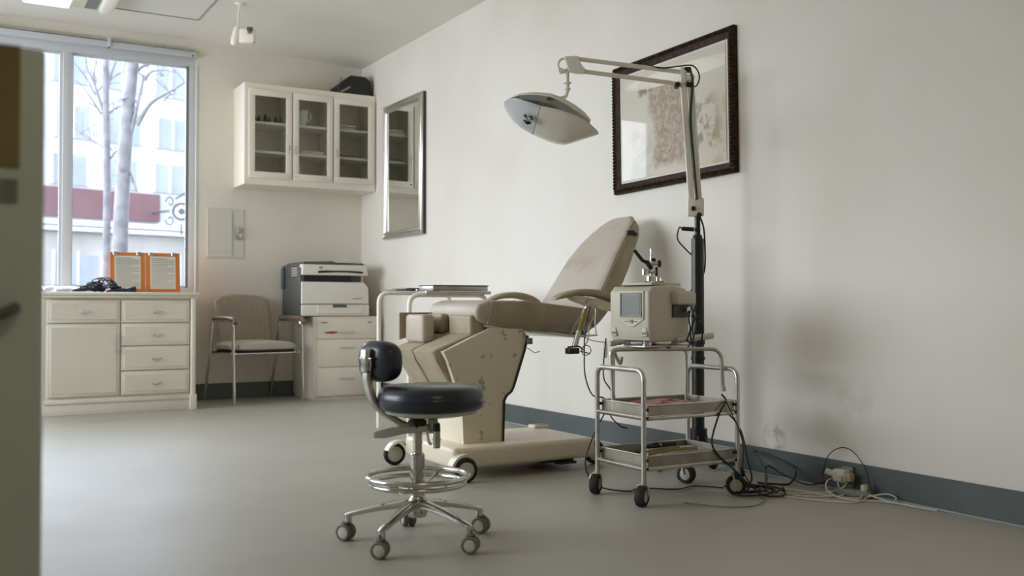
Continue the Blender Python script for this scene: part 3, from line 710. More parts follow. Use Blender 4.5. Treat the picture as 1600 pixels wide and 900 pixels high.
def bk(u, v):
    x = (u - .5) * .47; z = .47 + v * .40 + .028 * (1 - (2 * u - 1) ** 2) * v; k = abs(2 * u - 1)
    if v > .8 and k > .8: z -= (k - .8) * .12 * (v - .8) / .2
    return Vector((x * (1 + .03 * v), .19 + .1 * v + .03 * (k ** 2) * -1, z))
mb.grid(bk, 24, 20); o = mb.build('backrest', 'chair_fabric', ch); md = o.modifiers.new('t', 'SOLIDIFY'); md.thickness = .04; md.offset = 0; bv = o.modifiers.new('b', 'BEVEL'); bv.width = .014; bv.segments = 3; bv.limit_method = 'ANGLE'
for s_ in (-1, 1): MB(CT).tube([(s_ * .2, .2, .42), (s_ * .2, .215, .50)], .01).build('back_bracket', 'chrome', ch)

# ------------------------------------------------------------------ wheels
def wheel(parent, c, axis, r, w_, tyre='black_rubber', hub='pale_hub', hr=.62, name='wheel'):
    c = Vector(c); ax = Vector(axis).normalized(); h = w_ / 2; e = min(h * .5, r * .3)
    mb = MB().lathe([(r * hr, -h * .96), (r - e, -h), (r - e * .3, -h * .8), (r, -h * .35), (r, h * .35), (r - e * .3, h * .8), (r - e, h), (r * hr, h * .96)], c, ax, 28)
    t = mb.build(name, tyre, parent)
    MB().lathe([(0, -h * .98), (r * hr * .55, -h * .99), (r * hr, -h * .8), (r * hr, h * .8), (r * hr * .55, h * .99), (0, h * .98)], c, ax, 28).build('hub', hub, t)
    return t
def caster(parent, p, r, w_, ax, tyre, hub, fork, top, twin=False):
    """p: floor contact; fork reaches up to z=top"""
    p = Vector(p); ax = Vector(ax).normalized(); c = p + Vector((0, 0, r))
    fr = Vector((-ax.y, ax.x, 0))
    mb = MB(); off = fr * (r * .35)
    mb.cyl(c + off + Vector((0, 0, r * .9)), Vector((c.x + off.x, c.y + off.y, top)), .009, n=12)
    h = w_ / 2 + .004
    for s_ in (-1, 1):
        mb.tube([c + ax * s_ * h, c + ax * s_ * h + off * .6 + Vector((0, 0, r * .8)), c + off + Vector((0, 0, r * 1.12))], .0045, 8, r * .3)
    k = mb.build('caster_fork', fork, parent)
    wheel(k, c, ax, r, w_, tyre, hub)
    return k

# ------------------------------------------------------------------ saddle stool in front
SC = Vector((1.42, 3.08, 0))
RV = Vector((.864, -.503, 0)); FV = Vector((.503, .864, 0))      # across and away from the viewer
stl = thing('stool', SC, 'navy vinyl swivel stool with chrome foot ring on five casters', 'stool')
for k in range(5):
    a = math.radians(1.0 + 72 * k); d = Vector((math.cos(a), math.sin(a), 0)); s_ = Vector((-d.y, d.x, 0))
    mb = MB(); secs = [(.015, .128, .024, .020), (.06, .124, .020, .018), (.13, .112, .017, .015), (.19, .098, .015, .012), (.235, .086, .013, .010), (.252, .080, .010, .009)]
    rings = []
    for rr, z, hw, hh in secs:
        c = SC + d * rr + Vector((0, 0, z))
        rings.append([mb.bm.verts.new(c + s_ * hw * math.cos(t) + Vector((0, 0, hh * (abs(math.sin(t)) ** .7) * (1 if math.sin(t) >= 0 else -.7)))) for t in [2 * PI * i / 14 for i in range(14)]])
    for A, C in zip(rings, rings[1:]):
        for i in range(14): mb.bm.faces.new((A[i], A[(i + 1) % 14], C[(i + 1) % 14], C[i]))
    mb.bm.faces.new(rings[0]); mb.bm.faces.new(rings[-1][::-1])
    mb.cyl(SC + d * .24 + Vector((0, 0, .062)), SC + d * .24 + Vector((0, 0, .088)), .013)
    leg = mb.build('base_arm', 'chrome', stl)
    sw = math.radians([35, 100, 70, 15, 120][k]); ax = Vector((math.cos(a + sw), math.sin(a + sw), 0))
    c = SC + d * .248; 
    hd = MB(); hd.lathe([(0, .064), (.012, .064), (.018, .0595), (.014, .057), (0, .057)], (c.x, c.y, 0), n=16); hd.cyl(c + Vector((0, 0, .055)), c + Vector((0, 0, .075)), .007); cf = hd.build('caster_fork', 'grey_rubber', leg)
    for q in (-1, 1): wheel(cf, c + ax * q * .0135 + Vector((0, 0, .029)), ax, .029, .021, 'grey_rubber', 'pale_hub', .68)
mb = MB(); mb.lathe([(0, .085), (.030, .085), (.034, .10), (.034, .14), (.026, .152), (.0245, .16), (.0245, .295), (.020, .30), (0, .30)], SC, n=28); mb.build('column', 'chrome', stl)
mb = MB(); mb.cyl(SC + Vector((0, 0, .295)), SC + Vector((0, 0, .395)), .0155, n=24).cyl(SC + Vector((0, 0, .335)), SC + Vector((0, 0, .34)), .018, n=24); mb.build('gas_piston', 'chrome', stl)
def circle(c, R, n=64): return [Vector(c) + Vector((R * math.cos(2 * PI * i / n), R * math.sin(2 * PI * i / n), 0)) for i in range(n)]
mb = MB(); mb.tube(circle(SC + Vector((0, 0, .222)), .172), .0095, 12, closed=True); mb.tube(circle(SC + Vector((0, 0, .199)), .160), .0085, 12, closed=True); rg = mb.build('foot_ring', 'chrome', stl)
mb = MB()
for k in range(3):
    a = math.radians(40 + 120 * k); d = Vector((math.cos(a), math.sin(a), 0)); mb.tube([SC + d * .02 + Vector((0, 0, .175)), SC + d * .09 + Vector((0, 0, .19)), SC + d * .17 + Vector((0, 0, .212))], .006, 8, .03)
mb.cyl(SC + Vector((0, 0, .165)), SC + Vector((0, 0, .20)), .031, n=24); mb.cyl(SC - RV * .03 + Vector((0, 0, .182)), SC - RV * .055 + Vector((0, 0, .182)), .010); mb.build('ring_spokes', 'chrome', rg)
S2 = SC + RV * .046
mb = MB()
prof = [(0, .447), (.158, .447), (.174, .455), (.181, .475), (.181, .498), (.174, .517), (.157, .529), (.10, .534), (0, .535)]
mb.lathe(prof, S2, n=56); seat = mb.build('seat', 'navy', stl, angle=60)
mb = MB(); mb.tube(circle(S2 + Vector((0, 0, .492)), .1812, 64), .002, 6, closed=True); mb.build('seat_piping', 'navy', seat)
mb = MB(); mb.lathe([(0, .425), (.11, .428), (.155, .438), (.16, .449), (0, .449)], S2, n=40); mb.build('seat_pan', 'dull_metal', stl)
mb = MB(); mb.cyl(SC + Vector((0, 0, .385)), SC + Vector((0, 0, .43)), .022, .028).cyl(SC + Vector((0, 0, .40)), SC + Vector((0, 0, .412)), .032); mb.build('swivel_hub', 'black_metal', stl)
# cast bracket and lever
FT = Matrix.Translation(SC) @ Matrix(((RV.x, FV.x, 0, 0), (RV.y, FV.y, 0, 0), (0, 0, 1, 0), (0, 0, 0, 1)))
mb = MB(FT); mb.prism([(-.148, .352), (-.148, .374), (-.09, .388), (.035, .398), (.038, .374), (-.05, .366), (-.11, .352)], -.022, .022, bev=.004); mb.build('bracket_plate', 'dull_metal', stl)
BKN = -RV * math.cos(math.radians(48)) - FV * math.sin(math.radians(48))      # outward normal of the back pad
BKW = Vector((-BKN.y, BKN.x, 0))
bcn = SC - RV * .134 + Vector((0, 0, .612))
spn = bcn + BKN * .035
p_ = [SC + Vector((0, 0, .393)), SC - RV * .05 + Vector((0, 0, .397)), SC - RV * .10 - FV * .016 + Vector((0, 0, .43)), SC - RV * .145 - FV * .034 + Vector((0, 0, .48)), Vector((spn.x, spn.y, .545)) + BKN * .012, Vector((spn.x, spn.y, .578)) + BKN * .014]
mb = MB(); 
fine = []
for i in range(len(p_) - 1):
    q0 = p_[max(i - 1, 0)]; q1 = p_[i]; q2 = p_[i + 1]; q3 = p_[min(i + 2, len(p_) - 1)]
    for k in range(8):
        t = k / 8; fine.append(.5 * ((2 * q1) + (q2 - q0) * t + (2 * q0 - 5 * q1 + 4 * q2 - q3) * t * t + (-q0 + 3 * q1 - 3 * q2 + q3) * t ** 3))
fine.append(p_[-1]); rings = []
for i, p in enumerate(fine):
    d = (fine[min(i + 1, len(fine) - 1)] - fine[max(i - 1, 0)]).normalized(); sd = BKW; nn2 = d.cross(sd).normalized()
    hw, th = .015, .011
    rings.append([mb.bm.verts.new(p + sd * a * hw + nn2 * b2 * th) for a, b2 in ((-1, -.4), (-.7, -1), (.7, -1), (1, -.4), (1, .4), (.7, 1), (-.7, 1), (-1, .4))])
for A, C in zip(rings, rings[1:]):
    for i in range(8): mb.bm.faces.new((A[i], A[(i + 1) % 8], C[(i + 1) % 8], C[i]))
mb.bm.faces.new(rings[0]); mb.bm.faces.new(rings[-1][::-1]); mb.build('back_arm', 'dull_metal', stl, angle=50)
BK = Matrix.Translation(bcn) @ Matrix(((BKW.x, BKN.x, 0, 0), (BKW.y, BKN.y, 0, 0), (0, 0, 1, 0), (0, 0, 0, 1)))
mb = MB(BK); mb.sell((0, 0, 0), .090, .043, .070, .68, .68, 48, 24, lambda p: Vector((p.x, p.y - 1.4 * p.x * p.x, p.z))); bp_ = mb.build('backrest', 'navy', stl, angle=80)
mb = MB(BK); mb.box(-.018, .018, .034, .068, -.038, .046, bev=.009, seg=3).cyl((-.03, .056, .012), (.03, .056, .012), .005).cyl((-.03, .056, .0), (-.03, .056, .024), .007).tube([(.018, .05, -.03), (.026, .056, -.01), (.018, .05, .012)], .004, 8, .01); mb.build('back_clamp', 'chrome', bp_)
mb = MB(FT); mb.cyl((.066, -.01, .318), (.066, -.01, .375), .0125, n=20).cyl((.066, -.01, .345), (.066, -.01, .35), .0145, n=20).tube([(.05, -.01, .33), (.04, -.01, .335), (.03, 0, .385)], .005, 8, .01); kn = mb.build('tension_knob', 'chrome', stl)
MB(FT).cyl((.066, -.01, .375), (.066, -.01, .402), .013, .0115, n=20).build('knob_cap', 'black_plastic', kn)
mb = MB(FT); mb.lathe([(0, 0), (.012, 0), (.018, .045), (.010, .05), (0, .05)], (.052, .0, .368), n=16).tube([(.035, 0, .392), (.06, 0, .41), (.07, 0, .40)], .004, 6, .01); mb.build('height_lever', 'pale_hub', stl)

# ------------------------------------------------------------------ treatment chair
ec = thing('treatment_chair', (2.4, 4.3, 0), 'worn tan reclining treatment chair on a wheeled cream base', 'treatment chair')
mb = MB(); mb.box(2.03, 2.82, 4.02, 4.56, .055, .152, bev=.022, seg=4); base = mb.build('base', 'cream_metal', ec)
for p, r in (((2.075, 3.985), .056), ((2.895, 4.14), .058), ((2.0, 4.615), .056), ((2.86, 4.60), .056)):
    wheel(ec, (p[0], p[1], r), (0.12, 1, 0), r, .035, 'black_rubber', 'pale_hub', .70)
for x, y in ((2.075, 4.0), (2.88, 4.15), (2.01, 4.59), (2.85, 4.57)):
    mb = MB(); mb.lathe([(.060, 0), (.072, 0), (.072, .05), (.060, .05)], (x, y - (.02 if y < 4.3 else .03), .056), (0, 1, 0), 28)
    for v in [v for v in mb.bm.verts if v.co.z < .075]: mb.bm.verts.remove(v)
    mb.build('wheel_guard', 'cream_metal', ec)
mb = MB(); mb.box(2.74, 2.83, 4.47, 4.54, .151, .168, bev=.006); cp = mb.build('foot_switch', 'white_cab', ec)
MB().box(2.765, 2.815, 4.48, 4.525, .166, .170).build('switch_recess', 'gasket', cp)
MB().box(2.60, 2.70, 4.01, 4.06, .035, .048, bev=.004).box(2.56, 2.74, 4.1, 4.4, .035, .056).build('brake_pedal', 'black_metal', ec)
panel = [(2.285, .695), (2.035, .588), (2.06, .545), (2.125, .38), (2.14, .30), (2.14, .150), (2.354, .150), (2.360, .345), (2.372, .368), (2.40, .388), (2.412, .41), (2.474, .585), (2.492, .655), (2.47, .69)]
mb = MB(); mb.prism(panel, 4.135, 4.165, bev=.004); mb.build('side_cover', 'chipped', ec)
mb = MB(); mb.prism([(2.36, .152), (2.366, .345), (2.378, .366), (2.406, .386), (2.419, .41), (2.481, .585), (2.499, .655), (2.49, .658), (2.470, .585), (2.408, .41), (2.398, .392), (2.37, .372), (2.355, .346), (2.350, .152)], 4.128, 4.172); mb.build('cover_edge', 'seam', ec)
mb = MB(); mb.prism([(2.145, .151), (2.145, .32), (2.17, .45), (2.24, .64), (2.45, .68), (2.475, .62), (2.40, .42), (2.352, .36), (2.352, .151)], 4.166, 4.50, bev=.01); mb.build('column', 'cream_metal', ec)
# split leg slabs
def slab(y0_, y1_):
    mb = MB(); mb.prism([(2.29, .70), (2.02, .60), (1.995, .585), (2.02, .54), (2.105, .40), (2.16, .34), (2.20, .40), (2.26, .60)], y0_, y1_, bev=.014, seg=4)
    return mb.build('leg_pad', 'tan', ec)
slab(4.17, 4.395); s2 = slab(4.41, 4.63)
mb = MB(); mb.box(2.055, 2.125, 4.405, 4.615, .62, .76, bev=.02, seg=4); mb.build('calf_cushion', 'tan_worn', ec)
mb = MB(); mb.box(2.18, 2.23, 4.45, 4.63, .665, .762, bev=.016, seg=4); mb.build('calf_cushion', 'tan', ec)
mb = MB(); mb.box(2.195, 2.28, 4.17, 4.40, .66, .757, bev=.014, seg=4); mb.build('calf_cushion', 'tan', ec)
mb = MB(); mb.prism([(2.035, .63), (2.035, .768), (2.30, .768), (2.30, .70)], 4.635, 4.65); mb.build('calf_plate', 'tan', ec)
# seat
mb = MB(); seatp = [(2.225, .735), (2.215, .775), (2.235, .812), (2.29, .83), (2.50, .826), (2.80, .795), (2.90, .77), (2.88, .69), (2.80, .662), (2.60, .672), (2.40, .692), (2.27, .712)]
mb.prism(seatp, 4.15, 4.68, bev=.018, seg=4); mb.build('seat_cushion', 'tan_worn', ec, angle=60)
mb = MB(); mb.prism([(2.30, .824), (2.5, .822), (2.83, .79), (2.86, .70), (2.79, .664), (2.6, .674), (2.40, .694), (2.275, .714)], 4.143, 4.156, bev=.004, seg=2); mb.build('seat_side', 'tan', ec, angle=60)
mb = MB(); mb.prism([(2.26, .712), (2.27, .70), (2.50, .672), (2.80, .640), (2.93, .648), (2.93, .655), (2.80, .655), (2.5, .688)], 4.16, 4.66); mb.build('seat_frame', 'steel', ec)
# backrest: lofted along its length, narrowing to the head
front_l = [(2.80, .72), (2.865, .79), (2.92, .86), (2.965, .93), (3.01, 1.0), (3.055, 1.07), (3.11, 1.14), (3.17, 1.205), (3.222, 1.252), (3.25, 1.276), (3.264, 1.288), (3.271, 1.292)]
rear_l = [(2.855, .645), (2.96, .725), (3.035, .81), (3.08, .87), (3.12, .94), (3.165, 1.01), (3.215, 1.10), (3.265, 1.175), (3.288, 1.22), (3.290, 1.25), (3.286, 1.276), (3.279, 1.288)]
half = [.262, .262, .26, .252, .243, .230, .208, .178, .148, .118, .085, .045]
def loft_back(shrink=0):
    mb = MB(); yc = 4.412; rings = []
    for (fx, fz), (rx_, rz_), h in zip(front_l, rear_l, half):
        f = Vector((fx, 0, fz)); r = Vector((rx_, 0, rz_)); c = (f + r) / 2; ax = (r - f) / 2; row = []
        N = 40
        for i in range(N):
            t = 2 * PI * i / N; cs = math.cos(t); sn = math.sin(t)
            u = math.copysign(abs(cs) ** .35, cs); v = math.copysign(abs(sn) ** .22, sn)
            row.append(mb.bm.verts.new(Vector((c.x, yc, c.z)) + ax * u + Vector((0, h * v, 0))))
        rings.append(row)
    for A, C in zip(rings, rings[1:]):
        for i in range(40): mb.bm.faces.new((A[i], A[(i + 1) % 40], C[(i + 1) % 40], C[i]))
    mb.bm.faces.new(rings[0]); mb.bm.faces.new(rings[-1][::-1]); return mb
bkr = loft_back().build('backrest', 'tan_worn', ec, angle=50)
mb = MB(); ln = [Vector((fx + .012, 4.412 - h - .001, fz)) for (fx, fz), h in zip(front_l[1:], half[1:])]
mb.tube(ln, .0035, 6); mb.build('seam_piping', 'tan', bkr)
# darker side panel of the backrest
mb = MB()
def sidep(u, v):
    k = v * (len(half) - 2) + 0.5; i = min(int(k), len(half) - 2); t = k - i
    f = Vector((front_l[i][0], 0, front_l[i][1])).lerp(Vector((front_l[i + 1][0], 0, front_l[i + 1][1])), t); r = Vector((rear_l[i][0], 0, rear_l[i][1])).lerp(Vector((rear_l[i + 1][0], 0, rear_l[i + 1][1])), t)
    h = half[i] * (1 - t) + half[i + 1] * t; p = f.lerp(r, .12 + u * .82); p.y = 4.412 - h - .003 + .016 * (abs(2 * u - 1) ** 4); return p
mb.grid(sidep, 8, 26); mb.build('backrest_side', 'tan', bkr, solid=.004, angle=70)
mb = MB(); mb.tube([(3.165, 4.222, 1.19), (3.195, 4.212, 1.195), (3.225, 4.222, 1.185)], .011, 8); mb.build('strap_anchor', 'black_plastic', bkr)
# armrests
def arm(yc, x0_, L_, up=0):
    def f(p):
        t = (p.x / L_ + 1) / 2; return Vector((p.x, p.y, p.z * (.6 + .4 * t) - .042 * (2 * t - .9) ** 2 + .0))
    mb = MB(); mb.sell((x0_ + L_, yc, .862 + up), L_, .042, .022, .6, .5, 40, 16, f); return mb.build('armrest', 'tan', ec, angle=70)
a1 = arm(4.0, 2.555, .20, .006)
mb = MB(); mb.prism([(2.62, .856), (2.68, .826), (2.80, .79), (2.93, .772), (2.94, .80), (2.80, .835), (2.70, .85)], 3.965, 4.035, bev=.006); mb.build('armrest_shell', 'cream_metal', a1)
arm(4.74, 2.60, .17, .0)
mb = MB(); mb.tube([(2.76, 4.0, .80), (2.76, 4.10, .72), (2.76, 4.16, .66)], .010, 8, .04); mb.tube([(2.77, 4.74, .83), (2.77, 4.70, .70), (2.77, 4.64, .665)], .010, 8, .04); mb.build('armrest_post', 'steel', ec)
mb = MB(); mb.tube([(2.47, 4.10, .60), (2.50, 4.08, .575), (2.53, 4.08, .58)], .002, 6).box(2.485, 2.51, 4.11, 4.14, .615, .645, bev=.003); mb.build('latch', 'gasket', ec)

# brass-coloured bottle holder hanging by the armrest
hd = thing('drip_holder', (2.68, 3.96, .80), 'brass tube holder with clamp and glass vial hanging below the armrest', 'holder')
mb = MB(); mb.cyl((2.715, 3.955, .785), (2.665, 3.95, .665), .0105, n=14); mb.build('tube', 'brass', hd)
mb = MB(); mb.cyl((2.672, 3.95, .68), (2.645, 3.948, .606), .014, n=14).tube([(2.735, 3.96, .83), (2.722, 3.956, .80)], .005, 8).tube([(2.72, 3.96, .805), (2.75, 3.955, .792), (2.775, 3.955, .80)], .006, 8, .01); mb.build('sleeve', 'dull_metal', hd)
mb = MB(); mb.box(2.60, 2.66, 3.925, 3.965, .572, .60, bev=.004).tube([(2.60, 3.94, .605), (2.66, 3.93, .608), (2.69, 3.94, .59)], .004, 8, .01); mb.tube([(2.70 + .028 * math.cos(t), 3.93, .588 + .024 * math.sin(t)) for t in [i * .4 for i in range(16)]], .0022, 6, closed=True); mb.tube([(2.665, 3.93, .585), (2.72, 3.93, .572)], .003, 6); mb.build('foot_clamp', 'black_metal', hd)
mb = MB(); mb.tube([(2.775, 3.955, .80), (2.77, 3.955, .72), (2.775, 3.955, .66)], .003, 8); mb.tube([(2.76, 3.955, .75), (2.73, 3.95, .70), (2.725, 3.945, .64), (2.69, 3.94, .60)], .003, 8, .02); mb.build('wire', 'dull_metal', hd)
mb = MB(); mb.spline([(2.69, 3.95, .655), (2.72, 3.9, .635), (2.745, 3.82, .63), (2.78, 3.75, .65), (2.74, 3.60, .665)], .003, 6); mb.build('support_rod', 'dull_metal', hd)
mb = MB(); mb.lathe([(0, -.06), (.006, -.058), (.010, -.052), (.010, .0), (.007, .006), (.007, .012)], (2.742, 3.83, .615), n=14); mb.build('glass_vial', 'frost', hd)

# ------------------------------------------------------------------ instrument table behind the chair
it = thing('instrument_table', (2.8, 5.75, 0), 'white tubular instrument table standing behind the treatment chair', 'table')
for y, x0_, x1_, zt in ((6.09, 2.526, 3.05, .888), (5.38, 2.425, 2.95, .868)):
    for k, (xa, xb) in enumerate(((x0_, (x0_ + x1_) / 2), (x1_, (x0_ + x1_) / 2))):
        mb = MB(); mb.tube([(xa, y, 0), (xa, y, zt), (xb, y, zt)], .0145, 12, .07); mb.build('leg', 'white_cab', it)
mb = MB(); mb.box(2.60, 2.95, 5.33, 6.10, .884, .892, bev=.002, seg=1); mb.box(2.52, 2.96, 5.345, 5.36, .872, .892)
mb.build('table_top', 'steel', it)
tx = thing('instrument_tray', (2.72, 5.6, .893), 'shallow steel instrument tray with dark rim on the tubular table', 'tray')
mb = MB(); mb.box(2.60, 2.98, 5.42, 5.62, .893, .925, bev=.004); mb.build('tray_body', 'steel_tray', tx)
MB().box(2.597, 2.985, 5.415, 5.625, .925, .930, bev=.001, seg=1).build('tray_lid', 'printer_dark', tx)
fo = MB().box(2.50, 2.86, 5.75, 6.0, .9005, .908, R=None).box(2.56, 2.84, 5.72, 5.95, .908, .916); 
tag(fo.build('clipboard', 'gasket'), 'dark flat clipboard at the left end of the tubular table', 'clipboard')
for k, (x, y) in enumerate(((2.62, 5.67), (2.66, 5.68), (2.70, 5.665))):
    mb = MB(); mb.tube([(x, y, .896 + .006), (x + .05, y + .012, .899 + .006), (x + .12, y - .004, .902)], .0055, 8).lathe([(.008, -.003), (.012, -.003), (.012, .003), (.008, .003)], (x - .008, y, .902), n=16)
    tag(mb.build('surgical_clamp', 'chrome'), 'small steel clamp lying on the tubular table beside the steel tray', 'clamp', 'steel clamps on the tubular table')

# ------------------------------------------------------------------ wheeled steel cart
ct = thing('trolley', (2.69, 3.33, 0), 'small two tier steel trolley on black rubber casters', 'trolley')
cx0, cx1, cy0, cy1 = 2.445, 2.945, 3.155, 3.475
for x in (cx0, cx1):
    zt = .542 if x == cx0 else .532
    ym = (cy0 + cy1) / 2
    for ya in (cy0, cy1):
        mb = MB(); mb.tube([(x, ya, .085), (x, ya, zt), (x, ym, zt)], .0105, 12, .045); mb.build('post', 'steel', ct)
    for z in (.352, .148): MB().tube([(x, cy0, z), (x, cy1, z)], .0095, 12).build('end_rail', 'chrome', ct)
for z in (.352, .150):
    for y in (cy0, cy1): MB().box(cx0 + .012, cx1 - .012, y - .006, y + .006, z - .012, z + .004, bev=.003).build('long_rail', 'steel', ct)
for z0_, nm in ((.358, 'upper_tray'), (.155, 'lower_tray')):
    a0, a1_, b0_, b1_, h = cx0 + .022, cx1 - .016, cy0 + .004, cy1 - .004, .042
    mb = MB(); mb.box(a0, a1_, b0_, b1_, z0_, z0_ + .003)
    mb.box(a0, a0 + .003, b0_, b1_, z0_, z0_ + h).box(a1_ - .003, a1_, b0_, b1_, z0_, z0_ + h).box(a0, a1_, b0_, b0_ + .003, z0_, z0_ + h).box(a0, a1_, b1_ - .003, b1_, z0_, z0_ + h)
    t_ = mb.build(nm, 'steel_tray', ct)
    mb = MB(); mb.tube([(a0, b0_, z0_ + h), (a1_, b0_, z0_ + h), (a1_, b1_, z0_ + h), (a0, b1_, z0_ + h)], .004, 8, closed=True); mb.build('tray_rim', 'steel', t_)
    for x in (cx0, cx1):
        for y in (cy0, cy1):
            sx2 = 1 if x == cx0 else -1; MB().box(min(x, x + sx2 * .022), max(x, x + sx2 * .022), y - .006, y + .006, z0_ + .02, z0_ + .032).build('tray_clip', 'black_plastic', t_); MB().box(min(x, x + sx2 * .022), max(x, x + sx2 * .022), y - .006, y + .006, z0_ - .012, z0_ - .002).build('tray_clip', 'black_plastic', t_)
for (x, y, a) in ((cx0, cy1, -50), (cx0, cy0, -58), (cx1, cy1, 20), (cx1, cy0, 48)):
    ax = (math.cos(math.radians(a)), math.sin(math.radians(a)), 0)
    caster(ct, (x - .01, y, 0), .043, .042, ax, 'black_rubber', 'grey_hub', 'dull_metal', .10)
# contents of the trays
def sheet(name, c, w_, d_, m, label, cat, rot=0, h=.006, seed=0, group=None):
    T = Rz(rot, c); mb = MB(T)
    mb.grid(lambda u, v: Vector(((u - .5) * w_ * (1 + .12 * noise.noise(Vector((v * 4, seed, 0)))), (v - .5) * d_ * (1 + .12 * noise.noise(Vector((u * 4, seed, 5)))), .003 + h * (noise.noise(Vector((u * 5 + seed, v * 5, 0))) + .8))), 20, 14)
    return tag(mb.build(name, m, solid=.002), label, cat, group)
tag(crumple('red_cloth', (2.665, 3.33, .374), .17, .115, .026, 'red_cloth', .25, 20, 3), 'crumpled red and pink cloth lying in the trolley upper tray', 'cloth')
sheet('white_cloth', (2.87, 3.33, .364), .09, .18, 'paper', 'pale cloth lying in the upper tray beside the red cloth', 'cloth', .1, .010, 5)
folded(2.79, .159, .26, .18, .02, 5, 'stack of off-white paper sheets in the trolley lower tray', 'paper', 'paper_stack', 3.34)
for k, (x, y, a, l) in enumerate(((2.70, 3.285, .12, .30), (2.67, 3.33, .25, .26))):
    mb = MB(Rz(a, (x, y, .187))); mb.tube([(-l / 2, 0, 0), (0, .006, .004), (l / 2, 0, 0)], .007, 8, rs=None)
    tag(mb.build('wooden_stick', 'wood_stick'), ('pale wooden stick in the lower tray, nearer the front edge', 'pale wooden stick in the lower tray, the one further back')[k], 'stick')
mb = MB(); mb.box(2.76, 2.85, 3.435, 3.465, .1585, .20, bev=.008).tube([(2.76, 3.45, .185), (2.70, 3.45, .18)], .006, 8)
tag(mb.build('foot_pedal', 'black_plastic'), 'small black hand tool at the back of the lower tray', 'tool')

# rack standing in the upper tray
rk = thing('machine_rack', (2.70, 3.38, .36), 'bent tube rack standing in the trolley upper tray', 'rack')
A_ = Vector((2.475, 3.40, 0)); B2 = Vector((2.915, 3.222, 0))
mb = MB(); mb.tube([(A_.x, A_.y, .364), (A_.x - .01, A_.y + .004, .61), (A_.x + .02, A_.y - .006, .617), (B2.x, B2.y, .617), (B2.x + .01, B2.y, .45)], .009, 12, .05); mb.build('front_tube', 'steel', rk)
MB().lathe([(0, 0), (.014, 0), (.012, .02), (0, .02)], (B2.x + .01, B2.y, .435), n=14).build('tube_foot', 'pale_hub', rk)
mb = MB(); mb.tube([(2.512, 3.452, .364), (2.512, 3.452, .612), (2.88, 3.41, .612), (2.88, 3.41, .364)], .008, 12, .03); mb.build('rear_tube', 'steel', rk)
MTm = Rz(math.radians(12), (2.70, 3.43, 0))
mb = MB(MTm); mb.box(-.16, .16, -.10, .10, .626, .634, bev=.002, seg=1); mb.build('support_plate', 'steel', rk)
mb = MB(MTm); mb.cyl((.03, -.11, .652), (.29, -.11, .668), .014, n=16); mb.build('grey_handle', 'pale_hub', rk)
mb = MB(MTm); mb.cyl((-.16, .03, .648), (-.225, .03, .642), .013, n=16).cyl((-.215, .03, .642), (-.24, .03, .642), .011); mb.build('grey_handle', 'pale_hub', rk)
mb = MB(MTm); mb.tube([(-.17, .02, .58), (-.20, .0, .55), (-.215, .02, .60)], .007, 8, .02); mb.build('hook', 'dull_metal', rk)

# machine
mc = thing('vaporizer_machine', (2.70, 3.43, .634), 'beige boxed medical machine with a square dark window on the trolley', 'medical machine')
mb = MB(MTm)
fx, bx_ = -.145, .125; hy = .112
mb.prism([(fx + .01, .655), (fx, .70), (fx, .862), (fx + .025, .885), (.02, .892), (bx_ - .03, .880), (bx_, .862), (bx_, .66), (bx_ - .02, .648), (fx + .03, .648)], -hy, hy, bev=.012, seg=3); mb.build('housing', 'machine', mc, angle=45)
mb = MB(MTm); mb.box(-.10, .10, -.085, .085, .889, .897, bev=.003).box(-.08, .12, -.07, .07, .896, .902, bev=.002); mb.build('lid', 'machine', mc)
mb = MB(MTm); mb.box(-.125, -.01, -.09, .09, .888, .8905); mb.build('lid_gap', 'black', mc)
mb = MB(MTm); mb.box(fx - .006, fx + .004, -.085, .055, .742, .866, bev=.004); mb.prism([(-.085, .745), (.055, .745), (.0, .712), (-.03, .712)], fx - .005, fx + .003, 'yz', bev=.002, seg=1); bz = mb.build('window_bezel', 'machine', mc)
mb = MB(MTm)
for q in ((-.074, .044, .755, .760), (-.074, .044, .852, .857)): mb.box(fx - .009, fx - .004, q[0], q[1], q[2], q[3])
for q in ((-.074, -.069), (.039, .044)): mb.box(fx - .009, fx - .004, q[0], q[1], .755, .857)
mb.build('window_gasket', 'gasket', bz)
MB(MTm).box(fx - .0075, fx - .004, -.066, .036, .763, .849).build('dark_window', 'screen', bz)
MB(MTm).cyl((fx - .0085, -.018, .735), (fx - .004, -.018, .735), .008).box(fx - .0065, fx - .004, -.05, .02, .733, .737).build('emblem', 'gasket', bz)
for y in (-.085, .085):
    mb = MB(MTm); mb.prism([(y - .016, .672), (y + .016, .672), (y + .011, .71), (y - .011, .71)], fx - .004, fx + .006, 'yz', bev=.002, seg=1); ck = mb.build('corner_catch', 'machine', mc)
    MB(MTm).box(fx - .006, fx - .002, y - .010, y + .010, .68, .69).build('catch_slot', 'gasket', ck)
mb = MB(MTm); mb.box(.0, .135, -hy - .035, -hy + .01, .805, .866, bev=.014, seg=3); mb.build('side_pod', 'machine', mc, angle=45)
MB(MTm).box(.005, .115, -hy - .012, -hy + .004, .752, .806, bev=.003).build('socket_recess', 'printer_dark', mc)
mb = MB(MTm); mb.cyl((.07, -hy - .012, .785), (.07, -hy - .04, .785), .013, n=16).cyl((.095, -hy - .01, .79), (.095, -hy - .03, .79), .01, n=14); mb.build('connector', 'chrome', mc)
mb = MB(MTm); mb.cyl((-.10, -.06, .634), (-.10, -.06, .652), .022).cyl((.08, -.06, .634), (.08, -.06, .652), .022).cyl((-.10, .06, .634), (-.10, .06, .652), .022).cyl((.08, .06, .634), (.08, .06, .652), .022); mb.build('foot', 'chrome', mc)
mb = MB(MTm)
